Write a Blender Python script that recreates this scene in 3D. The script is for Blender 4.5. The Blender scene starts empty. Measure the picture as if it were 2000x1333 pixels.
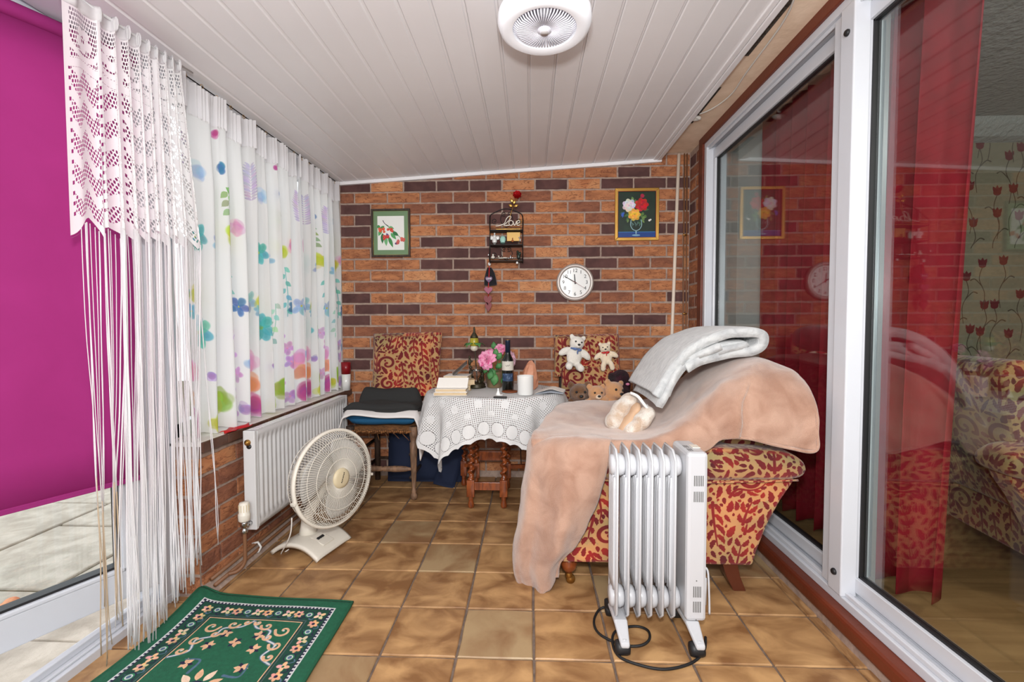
import bpy, bmesh, math, random
import numpy as np
from math import sin, cos, pi, radians, sqrt, atan2
from mathutils import Vector, Matrix, noise as mnoise
random.seed(7); RNG = np.random.RandomState(11)
SC = bpy.context.scene
COL = SC.collection

# ------------------------------------------------------------------ camera
F, YAW, PIT, ROL, H = 888.2, 0.0399, 0.038, -0.0027, 1.05
def cam_rot():
    cy, sy, cp, sp, cr, sr = cos(YAW), sin(YAW), cos(PIT), sin(PIT), cos(ROL), sin(ROL)
    B = np.array([[1, 0, 0], [0, 0, -1], [0, 1, 0]])
    Ry = np.array([[cy, sy, 0], [-sy, cy, 0], [0, 0, 1]])
    Rp = np.array([[1, 0, 0], [0, cp, -sp], [0, sp, cp]])
    Rr = np.array([[cr, -sr, 0], [sr, cr, 0], [0, 0, 1]])
    return Rr @ Rp @ B @ Ry
CM = cam_rot()
cam = bpy.data.cameras.new('camera')
cam.sensor_width = 36; cam.lens = F * 36 / 2000; cam.clip_start = 0.02
cam_o = bpy.data.objects.new('camera', cam); COL.objects.link(cam_o)
m3 = CM.T @ np.diag([1, -1, -1])
mw = Matrix([list(m3[0]) + [0], list(m3[1]) + [0], list(m3[2]) + [H], [0, 0, 0, 1]])
cam_o.matrix_world = mw
SC.camera = cam_o
def px(x, y, Y):
    """world point seen at photo pixel x, y standing at depth Y"""
    d = CM.T @ np.array([(x - 1000) / F, (y - 666.5) / F, 1.]); t = Y / d[1]
    return Vector((d[0] * t, d[1] * t, H + d[2] * t))
def pz(x, y, Z=0.):
    d = CM.T @ np.array([(x - 1000) / F, (y - 666.5) / F, 1.]); t = (Z - H) / d[2]
    return Vector((d[0] * t, d[1] * t, Z))

# ------------------------------------------------------------------ world, light, exposure
SC.view_settings.view_transform = 'Standard'; SC.view_settings.look = 'None'
SC.view_settings.exposure = 0.0; SC.view_settings.gamma = 1.0
SC.view_settings.use_curve_mapping = False
world = bpy.data.worlds.new('sky'); SC.world = world; world.use_nodes = True
bg = world.node_tree.nodes['Background']
bg.inputs[0].default_value = (0.93, 0.96, 1.0, 1); bg.inputs[1].default_value = 2.0
def area(name, loc, tgt, size, power, col=(1, 1, 1), sy=None):
    l = bpy.data.lights.new(name, 'AREA'); l.energy = power; l.color = col; l.size = size
    if sy: l.shape = 'RECTANGLE'; l.size_y = sy
    o = bpy.data.objects.new(name, l); COL.objects.link(o); o.location = loc
    o.rotation_euler = (Vector(tgt) - Vector(loc)).to_track_quat('-Z', 'Y').to_euler()
    return o
area('flash', (0.0, -0.02, 1.27), (0.05, 3, 1.1), 0.09, 25, (1, 0.99, 0.97))
area('room_fill', (0.0, -0.9, 1.7), (0.05, 2.2, 1.2), 1.3, 70, (1, 0.99, 0.98))  # broad fill light added behind the camera to even out the flash
area('living_room_fill', (2.6, 0.6, 2.3), (2.5, 2.2, 0.6), 0.7, 26, (1, 0.95, 0.88))  # unseen fill light, added to brighten the room beyond the glass

# ------------------------------------------------------------------ helpers
def c(r, g, b):
    f = lambda v: (v / 255 / 12.92) if v / 255 <= 0.04045 else ((v / 255 + 0.055) / 1.055) ** 2.4
    return (f(r), f(g), f(b), 1)
MATS = {}
def nd(nt, t, **kw):
    n = nt.nodes.new(t)
    for k, v in kw.items():
        if k.startswith('i_'):
            n.inputs[int(k[2:]) if k[2:].isdigit() else k[2:].replace('_', ' ')].default_value = v
        else: setattr(n, k, v)
    return n
def mat(name, col, rough=0.6, metal=0.0, col2=None, ns=8, nr=(0.35, 0.65), stretch=(1, 1, 1), bump=0.0, bs=60, bd=0.004,
        coat=0, trans=0, sheen=0, emit=None, ior=1.45, transl=0, per_obj=False, img=None, proj=None, imgscale=1, alpha=False, spec=0.5, vein=0, bstretch=(1, 1, 1)):
    m = bpy.data.materials.new(name); m.use_nodes = True; nt = m.node_tree; L = nt.links
    p = nt.nodes['Principled BSDF']; out = nt.nodes['Material Output']
    p.inputs['Base Color'].default_value = col; p.inputs['Roughness'].default_value = rough
    p.inputs['Metallic'].default_value = metal; p.inputs['Coat Weight'].default_value = coat
    p.inputs['Transmission Weight'].default_value = trans; p.inputs['IOR'].default_value = ior
    p.inputs['Sheen Weight'].default_value = sheen; p.inputs['Specular IOR Level'].default_value = spec
    csock = None
    tc = nd(nt, 'ShaderNodeTexCoord'); vec = tc.outputs['Object']
    if per_obj:
        oi = nd(nt, 'ShaderNodeObjectInfo'); mul = nd(nt, 'ShaderNodeMath', operation='MULTIPLY', i_1=37.0)
        L.new(oi.outputs['Random'], mul.inputs[0]); add = nd(nt, 'ShaderNodeVectorMath', operation='ADD')
        L.new(vec, add.inputs[0]); L.new(mul.outputs[0], add.inputs[1]); vec = add.outputs[0]
    if img is not None:
        it = nd(nt, 'ShaderNodeTexImage'); it.image = img
        mp = nd(nt, 'ShaderNodeMapping'); mp.inputs['Scale'].default_value = (imgscale,) * 3
        if proj: it.projection = 'BOX'; it.projection_blend = 0.15; L.new(tc.outputs['Object'], mp.inputs[0])
        else: L.new(tc.outputs['UV'], mp.inputs[0])
        L.new(mp.outputs[0], it.inputs[0]); csock = it.outputs[0]
        if alpha: L.new(it.outputs['Alpha'], p.inputs['Alpha'])
    if col2 is not None:
        mp = nd(nt, 'ShaderNodeMapping'); mp.inputs['Scale'].default_value = stretch; L.new(vec, mp.inputs[0])
        n = nd(nt, 'ShaderNodeTexNoise'); n.inputs['Scale'].default_value = ns; n.inputs['Detail'].default_value = 5
        n.inputs['Distortion'].default_value = 0.6
        L.new(mp.outputs[0], n.inputs['Vector'])
        mr = nd(nt, 'ShaderNodeMapRange'); mr.inputs[1].default_value = nr[0]; mr.inputs[2].default_value = nr[1]
        L.new(n.outputs[0], mr.inputs[0]); mx = nd(nt, 'ShaderNodeMix', data_type='RGBA')
        L.new(mr.outputs[0], mx.inputs[0]); mx.inputs[6].default_value = col; mx.inputs[7].default_value = col2
        if csock is not None: L.new(csock, mx.inputs[6])
        csock = mx.outputs[2]
    if vein:
        mp = nd(nt, 'ShaderNodeMapping'); mp.inputs['Scale'].default_value = (1, 1, 2.6); L.new(vec, mp.inputs[0])
        n = nd(nt, 'ShaderNodeTexNoise'); n.inputs['Scale'].default_value = 13; n.inputs['Detail'].default_value = 3; n.inputs['Distortion'].default_value = 1.2
        L.new(mp.outputs[0], n.inputs['Vector']); sb = nd(nt, 'ShaderNodeMath', operation='SUBTRACT', i_1=.5); L.new(n.outputs[0], sb.inputs[0])
        ab = nd(nt, 'ShaderNodeMath', operation='ABSOLUTE'); L.new(sb.outputs[0], ab.inputs[0])
        mr = nd(nt, 'ShaderNodeMapRange'); mr.inputs[1].default_value = 0; mr.inputs[2].default_value = .03; mr.inputs[3].default_value = vein; mr.inputs[4].default_value = 0
        L.new(ab.outputs[0], mr.inputs[0]); mx = nd(nt, 'ShaderNodeMix', data_type='RGBA'); L.new(mr.outputs[0], mx.inputs[0])
        L.new(csock, mx.inputs[6]); mx.inputs[7].default_value = c(98, 52, 36); csock = mx.outputs[2]
    if csock is not None: L.new(csock, p.inputs['Base Color'])
    if bump:
        mp = nd(nt, 'ShaderNodeMapping'); mp.inputs['Scale'].default_value = bstretch; L.new(vec, mp.inputs[0])
        n = nd(nt, 'ShaderNodeTexNoise'); n.inputs['Scale'].default_value = bs; n.inputs['Detail'].default_value = 4
        L.new(mp.outputs[0], n.inputs['Vector']); b = nd(nt, 'ShaderNodeBump'); b.inputs['Strength'].default_value = bump
        b.inputs['Distance'].default_value = bd; L.new(n.outputs[0], b.inputs['Height']); L.new(b.outputs[0], p.inputs['Normal'])
    if emit: p.inputs['Emission Color'].default_value = emit[0]; p.inputs['Emission Strength'].default_value = emit[1]
    if transl:
        t = nd(nt, 'ShaderNodeBsdfTranslucent'); t.inputs[0].default_value = col
        if csock is not None: L.new(csock, t.inputs[0])
        mx = nd(nt, 'ShaderNodeMixShader'); mx.inputs[0].default_value = transl
        last = mx; L.new(p.outputs[0], mx.inputs[1]); L.new(t.outputs[0], mx.inputs[2])
        if alpha:
            p.inputs['Alpha'].default_value = 1
            for l in list(p.inputs['Alpha'].links): L.remove(l)
            tr = nd(nt, 'ShaderNodeBsdfTransparent'); m2 = nd(nt, 'ShaderNodeMixShader')
            L.new(it.outputs['Alpha'], m2.inputs[0]); L.new(tr.outputs[0], m2.inputs[1]); L.new(mx.outputs[0], m2.inputs[2]); last = m2
        L.new(last.outputs[0], out.inputs[0])
    MATS[name] = m
    return m
def glass_mat(name, tint=(0.9, 0.95, 0.94, 1), r0=0.05):
    m = bpy.data.materials.new(name); m.use_nodes = True; nt = m.node_tree; L = nt.links
    out = nt.nodes['Material Output']; nt.nodes.remove(nt.nodes['Principled BSDF'])
    lw = nd(nt, 'ShaderNodeLayerWeight'); lw.inputs[0].default_value = 0.5
    pw = nd(nt, 'ShaderNodeMath', operation='POWER', i_1=4.0); L.new(lw.outputs['Facing'], pw.inputs[0])
    ma = nd(nt, 'ShaderNodeMath', operation='MULTIPLY_ADD', i_1=0.95, i_2=r0); L.new(pw.outputs[0], ma.inputs[0])
    t = nd(nt, 'ShaderNodeBsdfTransparent'); t.inputs[0].default_value = tint
    g = nd(nt, 'ShaderNodeBsdfGlossy'); g.inputs['Roughness'].default_value = 0.0
    mx = nd(nt, 'ShaderNodeMixShader'); L.new(ma.outputs[0], mx.inputs[0]); L.new(t.outputs[0], mx.inputs[1]); L.new(g.outputs[0], mx.inputs[2])
    L.new(mx.outputs[0], out.inputs[0]); MATS[name] = m; return m

ORG = {}
def base_of(o):
    while o is not None:
        if o.name in ORG: return ORG[o.name]
        o = o.parent
    return Vector((0, 0, 0))
def tag(o, label=None, cat=None, group=None, kind=None):
    if label: o['label'] = label
    if cat: o['category'] = cat
    if group: o['group'] = group
    if kind: o['kind'] = kind
    return o
def thing(name, label, cat, loc=(0, 0, 0), rz=0, group=None, world_coords=True):
    o = bpy.data.objects.new(name, None); COL.objects.link(o); o.location = loc; o.rotation_euler = (0, 0, rz)
    o.empty_display_size = 0.05; tag(o, label, cat, group)
    ORG[o.name] = Vector(loc) if world_coords else Vector((0, 0, 0))
    return o
def mk(name, verts, faces, m, parent=None, smooth=True, uvs=None, bevel=0, solid=0, subd=0, label=None, cat=None, group=None, kind=None, wn=False):
    verts = [Vector(v) for v in verts]
    me = bpy.data.meshes.new(name)
    loc = Vector((0, 0, 0))
    if parent is not None:
        b = base_of(parent); verts = [v - b for v in verts]
    elif cat:
        xs = [v.x for v in verts]; ys = [v.y for v in verts]; zs = [v.z for v in verts]
        loc = Vector(((min(xs) + max(xs)) / 2, (min(ys) + max(ys)) / 2, min(zs))); verts = [v - loc for v in verts]
    me.from_pydata([tuple(v) for v in verts], [], faces)
    if uvs is not None:
        ul = me.uv_layers.new(name='uv'); li = np.empty(len(me.loops), dtype=np.int32); me.loops.foreach_get('vertex_index', li)
        ul.data.foreach_set('uv', np.asarray(uvs, dtype=np.float32)[li].ravel())
    if smooth: me.polygons.foreach_set('use_smooth', [True] * len(me.polygons))
    if m is not None: me.materials.append(m if not isinstance(m, str) else MATS[m])
    me.validate(); me.update()
    o = bpy.data.objects.new(name, me); COL.objects.link(o); o.location = loc
    if parent is not None: o.parent = parent
    elif cat: ORG[o.name] = loc
    if solid: s = o.modifiers.new('s', 'SOLIDIFY'); s.thickness = solid; s.offset = 0
    if bevel: b = o.modifiers.new('b', 'BEVEL'); b.width = bevel; b.segments = 2; b.limit_method = 'ANGLE'
    if subd: s = o.modifiers.new('sd', 'SUBSURF'); s.levels = subd; s.render_levels = subd
    return tag(o, label, cat, group, kind)
def join(*parts):
    V, Fc = [], []
    for v, f in parts:
        n = len(V); V += [Vector(a) for a in v]; Fc += [tuple(i + n for i in q) for q in f]
    return V, Fc
def bx(x0, x1, y0, y1, z0, z1):
    v = [(x, y, z) for z in (z0, z1) for y in (y0, y1) for x in (x0, x1)]
    return v, [(0, 2, 3, 1), (4, 5, 7, 6), (0, 1, 5, 4), (2, 6, 7, 3), (0, 4, 6, 2), (1, 3, 7, 5)]
def box(name, x0, x1, y0, y1, z0, z1, m, parent=None, bevel=0.002, **k):
    v, f = bx(x0, x1, y0, y1, z0, z1); return mk(name, v, f, m, parent, smooth=False, bevel=bevel, **k)
def tf(vf, M): return [M @ Vector(v) for v in vf[0]], vf[1]
def TR(loc=(0, 0, 0), rx=0, ry=0, rz=0, s=(1, 1, 1)):
    return Matrix.Translation(loc) @ Matrix.Rotation(rz, 4, 'Z') @ Matrix.Rotation(ry, 4, 'Y') @ Matrix.Rotation(rx, 4, 'X') @ Matrix.Diagonal((s[0], s[1], s[2], 1))
def lathe(prof, n=24, cx=0, cy=0, z0=0, cap=True):
    V, Fc = [], []
    for r, z in prof:
        for i in range(n):
            a = 2 * pi * i / n; V.append((cx + r * cos(a), cy + r * sin(a), z0 + z))
    for j in range(len(prof) - 1):
        for i in range(n):
            k = (i + 1) % n; Fc.append((j * n + i, j * n + k, (j + 1) * n + k, (j + 1) * n + i))
    if cap: Fc.append(tuple(range(n - 1, -1, -1))); Fc.append(tuple((len(prof) - 1) * n + i for i in range(n)))
    return V, Fc
def tube(pts, r, n=8, closed=False, cap=True):
    pts = [Vector(p) for p in pts]; m = len(pts)
    rs = r if isinstance(r, (list, tuple)) else [r] * m
    V, Fc = [], []; up = None
    for i, p in enumerate(pts):
        if closed: d = pts[(i + 1) % m] - pts[i - 1]
        else: d = pts[min(i + 1, m - 1)] - pts[max(i - 1, 0)]
        if d.length < 1e-9: d = Vector((0, 0, 1))
        d.normalize()
        if up is None: up = d.orthogonal().normalized()
        up = (up - d * up.dot(d)); up = up.normalized() if up.length > 1e-6 else d.orthogonal().normalized()
        s = d.cross(up)
        for k in range(n):
            a = 2 * pi * k / n; V.append(p + (up * cos(a) + s * sin(a)) * rs[i])
    for j in range(m if closed else m - 1):
        j2 = (j + 1) % m
        for k in range(n):
            k2 = (k + 1) % n; Fc.append((j * n + k, j * n + k2, j2 * n + k2, j2 * n + k))
    if cap and not closed: Fc.append(tuple(range(n - 1, -1, -1))); Fc.append(tuple((m - 1) * n + i for i in range(n)))
    return V, Fc
def spline(P, n=8, closed=False):
    P = [Vector(p) for p in P]; out = []; m = len(P)
    g = (lambda i: P[i % m]) if closed else (lambda i: P[max(0, min(m - 1, i))])
    for i in range(m if closed else m - 1):
        a, b, d, e = g(i - 1), g(i), g(i + 1), g(i + 2)
        for k in range(n):
            t = k / n
            out.append(0.5 * ((2 * b) + (d - a) * t + (2 * a - 5 * b + 4 * d - e) * t * t + (3 * b - a - 3 * d + e) * t ** 3))
    if not closed: out.append(P[-1])
    return out
def ell(cn, r, n=16, m=12, M=None):
    V, Fc = [], []
    for j in range(m + 1):
        t = pi * j / m
        for i in range(n):
            a = 2 * pi * i / n; V.append(Vector((r[0] * sin(t) * cos(a), r[1] * sin(t) * sin(a), r[2] * cos(t))))
    for j in range(m):
        for i in range(n):
            k = (i + 1) % n; Fc.append((j * n + i, (j + 1) * n + i, (j + 1) * n + k, j * n + k))
    cn = Vector(cn)
    V = [(M @ v if M is not None else v) + cn for v in V]
    return V, Fc
def grid(fn, nu, nv, closed_u=False):
    V, U, Fc = [], [], []
    for j in range(nv + 1):
        for i in range(nu + 1):
            u, v = i / nu, j / nv; V.append(Vector(fn(u, v))); U.append((u, v))
    for j in range(nv):
        for i in range(nu):
            a = j * (nu + 1) + i; Fc.append((a, a + 1, a + nu + 2, a + nu + 1))
    return V, Fc, U
def net(rows, nu=8, nv=8):
    """smooth surface through a net of 3-D control points"""
    R = [spline(r, nu) for r in rows]; cols = list(zip(*R)); Cc = [spline(cn, nv) for cn in cols]
    W_, Hh = len(Cc), len(Cc[0]); V, U, Fc = [], [], []
    for j in range(Hh):
        for i in range(W_): V.append(Cc[i][j]); U.append((i / (W_ - 1), j / (Hh - 1)))
    for j in range(Hh - 1):
        for i in range(W_ - 1):
            a = j * W_ + i; Fc.append((a, a + 1, a + W_ + 1, a + W_))
    return V, Fc, U
def prism(poly, axis, a0, a1):
    """polygon extruded along an axis; poly in the other two coordinates"""
    n = len(poly)
    def P(p, a): return {'x': (a, p[0], p[1]), 'y': (p[0], a, p[1]), 'z': (p[0], p[1], a)}[axis]
    V = [P(p, a0) for p in poly] + [P(p, a1) for p in poly]
    return V, [tuple(range(n)), tuple(range(2 * n - 1, n - 1, -1))] + [(i, i + n, (i + 1) % n + n, (i + 1) % n) for i in range(n)]
def recalc(o):
    bm = bmesh.new(); bm.from_mesh(o.data); bmesh.ops.recalc_face_normals(bm, faces=bm.faces); bm.to_mesh(o.data); bm.free(); return o
def copytree(o, parent=None, names=None):
    n = o.copy(); COL.objects.link(n)
    if parent is not None: n.parent = parent
    for ch in list(o.children): copytree(ch, n)
    return n
def wob(v, s, a): return Vector(v) + mnoise.noise_vector(Vector(v) * s) * a
def blob(name, ells, m, parent=None, vox=0.006, smooth_it=6, **k):
    """one continuous body grown from overlapping ellipsoids"""
    V, Fc = join(*[ell(e[0], e[1], 14, 10, (e[2] if len(e) > 2 else None)) for e in ells])
    o = mk(name, V, Fc, m, parent, **k)
    r = o.modifiers.new('r', 'REMESH'); r.mode = 'VOXEL'; r.voxel_size = vox; r.use_smooth_shade = True
    if smooth_it: s = o.modifiers.new('sm', 'SMOOTH'); s.iterations = smooth_it; s.factor = 0.5
    return o
def RX(a): return Matrix.Rotation(a, 3, 'X')
def RY(a): return Matrix.Rotation(a, 3, 'Y')
def RZ(a): return Matrix.Rotation(a, 3, 'Z')

# ------------------------------------------------------------------ painter for flat prints
def snoise(h, w, cells, seed):
    r = np.random.RandomState(seed); out = np.zeros((h, w)); amp = 1.0; tot = 0
    for o in range(4):
        cx_, cy_ = max(2, int(cells * w / max(w, h)) * 2 ** o + 1), max(2, int(cells * h / max(w, h)) * 2 ** o + 1)
        g = r.rand(cy_, cx_); ys = np.linspace(0, cy_ - 1.001, h); xs = np.linspace(0, cx_ - 1.001, w)
        y0 = ys.astype(int); x0 = xs.astype(int); fy = (ys - y0)[:, None]; fx = (xs - x0)[None]
        fy = fy * fy * (3 - 2 * fy); fx = fx * fx * (3 - 2 * fx)
        out += amp * ((g[y0][:, x0] * (1 - fx) + g[y0][:, x0 + 1] * fx) * (1 - fy) + (g[y0 + 1][:, x0] * (1 - fx) + g[y0 + 1][:, x0 + 1] * fx) * fy)
        tot += amp; amp *= 0.5
    return out / tot
class Canvas:
    def __init__(s, w, h, bgc, wrap=False):
        s.w, s.h, s.wrap = w, h, wrap; s.a = np.ones((h, w, 4)); s.a[..., :3] = np.array(bgc)[:3] / 255
    def blend(s, X, Y, mask, col):
        if mask.max() <= 0: return
        if s.wrap: X = X % s.w; Y = Y % s.h
        else:
            ok = (X >= 0) & (X < s.w) & (Y >= 0) & (Y < s.h); mask = mask * ok; X = X.clip(0, s.w - 1); Y = Y.clip(0, s.h - 1)
        old = s.a[Y, X, :3]; mk_ = mask[..., None]
        s.a[Y, X, :3] = old * (1 - mk_) + (np.array(col)[:3] / 255) * mk_
    def win(s, x0, y0, x1, y1):
        return np.meshgrid(np.arange(int(x0), int(x1) + 1), np.arange(int(y0), int(y1) + 1))
    def disc(s, x, y, r, col, a=1, ry=None, soft=1.0, ang=0):
        ry = ry or r; R = max(r, ry) + 2; X, Y = s.win(x - R, y - R, x + R, y + R)
        dx, dy = X - x, Y - y; u = dx * cos(ang) + dy * sin(ang); v = -dx * sin(ang) + dy * cos(ang)
        d = np.sqrt((u / r) ** 2 + (v / ry) ** 2); s.blend(X, Y, np.clip((1 - d) * min(r, ry) / soft + 0.5, 0, 1) * a, col)
    def poly(s, P, col, a=1):
        P = np.array(P, float); X, Y = s.win(P[:, 0].min() - 1, P[:, 1].min() - 1, P[:, 0].max() + 1, P[:, 1].max() + 1)
        ins = np.zeros(X.shape, bool)
        for i in range(len(P)):
            x1, y1 = P[i]; x2, y2 = P[(i + 1) % len(P)]
            if y1 == y2: continue
            ins ^= ((Y >= min(y1, y2)) & (Y < max(y1, y2)) & (X < (x2 - x1) * (Y - y1) / (y2 - y1) + x1))
        s.blend(X, Y, ins * float(a), col)
    def rect(s, x0, y0, x1, y1, col, a=1): s.poly([(x0, y0), (x1, y0), (x1, y1), (x0, y1)], col, a)
    def stroke(s, P, r0, r1, col, a=1, mid=None):
        pts = spline([(p[0], p[1], 0) for p in P], 14) if len(P) > 2 else [Vector((P[0][0], P[0][1], 0)).lerp(Vector((P[1][0], P[1][1], 0)), t / 12) for t in range(13)]
        n = len(pts) - 1
        for i in range(n):
            p, q = pts[i], pts[i + 1]; t = i / n
            r = (r0 + (r1 - r0) * t) if mid is None else (r0 * (1 - t) ** 2 + 2 * mid * t * (1 - t) * 2 * 0.5 + r1 * t * t + 0.0)
            st = max(1, int((q - p).length / max(r * 0.5, 0.7)))
            for k in range(st): z = p.lerp(q, k / st); s.disc(z.x, z.y, max(r, 0.5), col, a)
    def leaf(s, x, y, ang, L, w, col, a=1, lob=0):
        n = 12; P = []
        for sgn in (1, -1):
            for i in (range(n + 1) if sgn == 1 else range(n, -1, -1)):
                t = i / n; wd = w * sin(pi * t ** 0.8) * (1 + lob * abs(sin(t * pi * 4)))
                P.append((x + cos(ang) * L * t - sin(ang) * wd * sgn, y + sin(ang) * L * t + cos(ang) * wd * sgn))
        s.poly(P, col, a)
    def petal_flower(s, x, y, R, n, col, cen, a=0.85, seed=0):
        r = random.Random(seed); ph = r.random() * 6
        for i in range(n):
            an = ph + 2 * pi * i / n; k = tuple(min(255, max(0, v + r.randint(-18, 18))) for v in col)
            s.disc(x + cos(an) * R * .55, y + sin(an) * R * .55, R * .5, k, a, ry=R * .33, soft=2, ang=an)
        s.disc(x, y, R * .2, cen, 1)
    def image(s, name):
        im = bpy.data.images.new(name, s.w, s.h, alpha=True)
        im.pixels.foreach_set(np.ascontiguousarray(s.a[::-1], dtype=np.float32).ravel()); im.pack(); return im

# damask upholstery: swirling acanthus leaves packed along a flow field
def damask():
    Wd, Hd = 512, 640; cv = Canvas(Wd, Hd, (170, 134, 88), wrap=True); occ = np.zeros((Hd, Wd), bool); rd = random.Random(5)
    n = snoise(Hd, Wd, 14, 3); cv.a[..., :3] *= (0.94 + 0.12 * n)[..., None]
    reds = [(100, 14, 18), (110, 16, 20), (90, 12, 18), (124, 24, 20)]
    def lp(x, y, ang, L, w, k, lob, ex=0):
        A, B = [], []; cx, cy = x - cos(ang) * ex, y - sin(ang) * ex; N = 14; st = (L + 2 * ex) / N; th = ang
        for i in range(N + 1):
            t = i / N; wd = (w * (sin(pi * t ** .75) ** .8 if 0 < t < 1 else 0) * (1 - lob * abs(cos(t * pi * 3.5))) + ex)
            A.append((cx - sin(th) * wd, cy + cos(th) * wd)); B.append((cx + sin(th) * wd, cy - cos(th) * wd))
            cx += cos(th) * st; cy += sin(th) * st; th += k / N
        return A + B[::-1]
    def inside(P):
        P = np.array(P); X, Y = cv.win(P[:, 0].min() - 1, P[:, 1].min() - 1, P[:, 0].max() + 1, P[:, 1].max() + 1); ins = np.zeros(X.shape, bool)
        for i in range(len(P)):
            x1, y1 = P[i]; x2, y2 = P[(i + 1) % len(P)]
            if abs(y1 - y2) > 1e-9: ins ^= ((Y >= min(y1, y2)) & (Y < max(y1, y2)) & (X < (x2 - x1) * (Y - y1) / (y2 - y1) + x1))
        return X, Y, ins
    def put(x, y, ang, L, w, k, lob, col, force=False, gap=1.7):
        X, Y, ins = inside(lp(x, y, ang, L, w, k, lob)); Xw, Yw = X % Wd, Y % Hd
        if not force and (occ[Yw, Xw] & ins).any(): return False
        cv.blend(X, Y, ins * 1.0, col); X, Y, ins = inside(lp(x, y, ang, L, w + 0, k, lob, gap)); occ[Y % Hd, X % Wd] |= ins; return True
    cen = []
    for ox, oy in ((0, 0), (256, 320)):
        for mir in (1, -1):
            for (dx, dy, R, tn) in ((64, 120, 40, 1), (70, 236, 30, -1)):
                cx, cy = ox + 128 + mir * dx, oy + dy; cen.append((cx % Wd, cy % Hd, mir * tn)); prev = None
                for i in range(22):
                    t = i / 21; a = (.9 * pi if tn > 0 else -.6 * pi) + tn * t * 7.2; r = R * (1 - t) ** .8 + 3; p = (cx + mir * cos(a) * r, cy + sin(a) * r)
                    if prev: 
                        an = atan2(p[1] - prev[1], p[0] - prev[0]); L_ = sqrt((p[0] - prev[0]) ** 2 + (p[1] - prev[1]) ** 2) + 5
                        for kk in range(3): cv.disc(prev[0] + (p[0] - prev[0]) * kk / 3, prev[1] + (p[1] - prev[1]) * kk / 3, 7.5 - 3.2 * t, reds[0])
                        X, Y = cv.win(p[0] - 12, p[1] - 12, p[0] + 12, p[1] + 12); occ[Y % Hd, X % Wd] |= ((X - p[0]) ** 2 + (Y - p[1]) ** 2 < (11.5 - 3 * t) ** 2)
                    prev = p
                cv.disc(prev[0], prev[1], 6.5, reds[1])
        for i in range(-6, 7):
            put(ox + 128 + i * 2.2, oy + 60 - abs(i), -pi / 2 + i * .24, 76 - abs(i) * 5, 6.5, i * .12, .2, reds[abs(i) % 4])
            put(ox + 128 + i * 2.2, oy + 190 + abs(i), pi / 2 - i * .24, 60 - abs(i) * 4, 6, -i * .12, .2, reds[abs(i) % 4])
    cen = np.array(cen)
    def flow(x, y):
        vx, vy = .15, -1.0 if (int(x // 128) % 2) else 1.0
        for cx, cy, sg in cen:
            dx = (x - cx + Wd / 2) % Wd - Wd / 2; dy = (y - cy + Hd / 2) % Hd - Hd / 2; r = sqrt(dx * dx + dy * dy) + 8; w = 2600 / r ** 2
            vx += -dy / r * sg * w + .55 * dx / r * w; vy += dx / r * sg * w + .55 * dy / r * w
        return atan2(vy, vx)
    def plant(x, y, n, wd, LL):
        pts = []
        for i in range(n):
            if occ[int(y) % Hd, int(x) % Wd] and i > 2: break
            pts.append((x, y, flow(x, y))); x += cos(pts[-1][2]) * 6; y += sin(pts[-1][2]) * 6
        if len(pts) < 5: return
        for i, (a_, b_, an) in enumerate(pts):
            t = i / len(pts)
            if i % 3 == 1:
                for sg in (-1, 1):
                    for q in range(3):
                        if put(a_ + cos(an + sg * 1.5) * 3, b_ + sin(an + sg * 1.5) * 3, an + sg * (.85 - .12 * q), LL * (1.05 - .75 * abs(t - .4)) * (1 - .25 * q), 8.5 - q, -sg * .9, .28, reds[(i + q) % 4], gap=1.2): break
        put(pts[-1][0], pts[-1][1], pts[-1][2], LL * .8, 9, .2, .2, reds[0], gap=1.2)
        for i, (a_, b_, an) in enumerate(pts):
            r = wd * (1 - .6 * i / len(pts)); 
            for kk in (0, .5): cv.disc(a_ + cos(an) * 6 * kk, b_ + sin(an) * 6 * kk, r, reds[1])
            X, Y = cv.win(a_ - 8, b_ - 8, a_ + 8, b_ + 8); occ[Y % Hd, X % Wd] |= ((X - a_) ** 2 + (Y - b_) ** 2 < (r + 1.6) ** 2)
    for i in range(260):
        x, y = rd.uniform(0, Wd), rd.uniform(0, Hd)
        X, Y = cv.win(x - 13, y - 13, x + 13, y + 13)
        if not occ[Y % Hd, X % Wd].any(): plant(x, y, rd.choice((14, 20, 26)), 4.6, rd.choice((34, 42, 50)))
    for (L, w, cnt) in ((50, 11, 900), (34, 8.5, 1500), (22, 6, 1800), (13, 4.4, 1800)):
        for i in range(cnt):
            x, y = rd.uniform(0, Wd), rd.uniform(0, Hd)
            if occ[int(y) % Hd, int(x) % Wd]: continue
            put(x, y, flow(x, y) + rd.uniform(-.3, .3), L * rd.uniform(.8, 1.15), w * rd.uniform(.8, 1.2), rd.choice((-1, 1)) * rd.uniform(.3, 1.1), .22 if L > 30 else 0, rd.choice(reds), gap=1.4)
    m = (snoise(Hd, Wd, 5, 9) - .5)[..., None]; red = (cv.a[..., 0:1] < .68)
    cv.a[..., :3] = np.where(red, cv.a[..., :3] + np.array([.24, .06, .02]) * np.clip(m * 2.2, -.4, .9), cv.a[..., :3]); cv.a = cv.a.clip(0, 1)
    return cv.image('damask')
IMG_DAMASK = damask()
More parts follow.
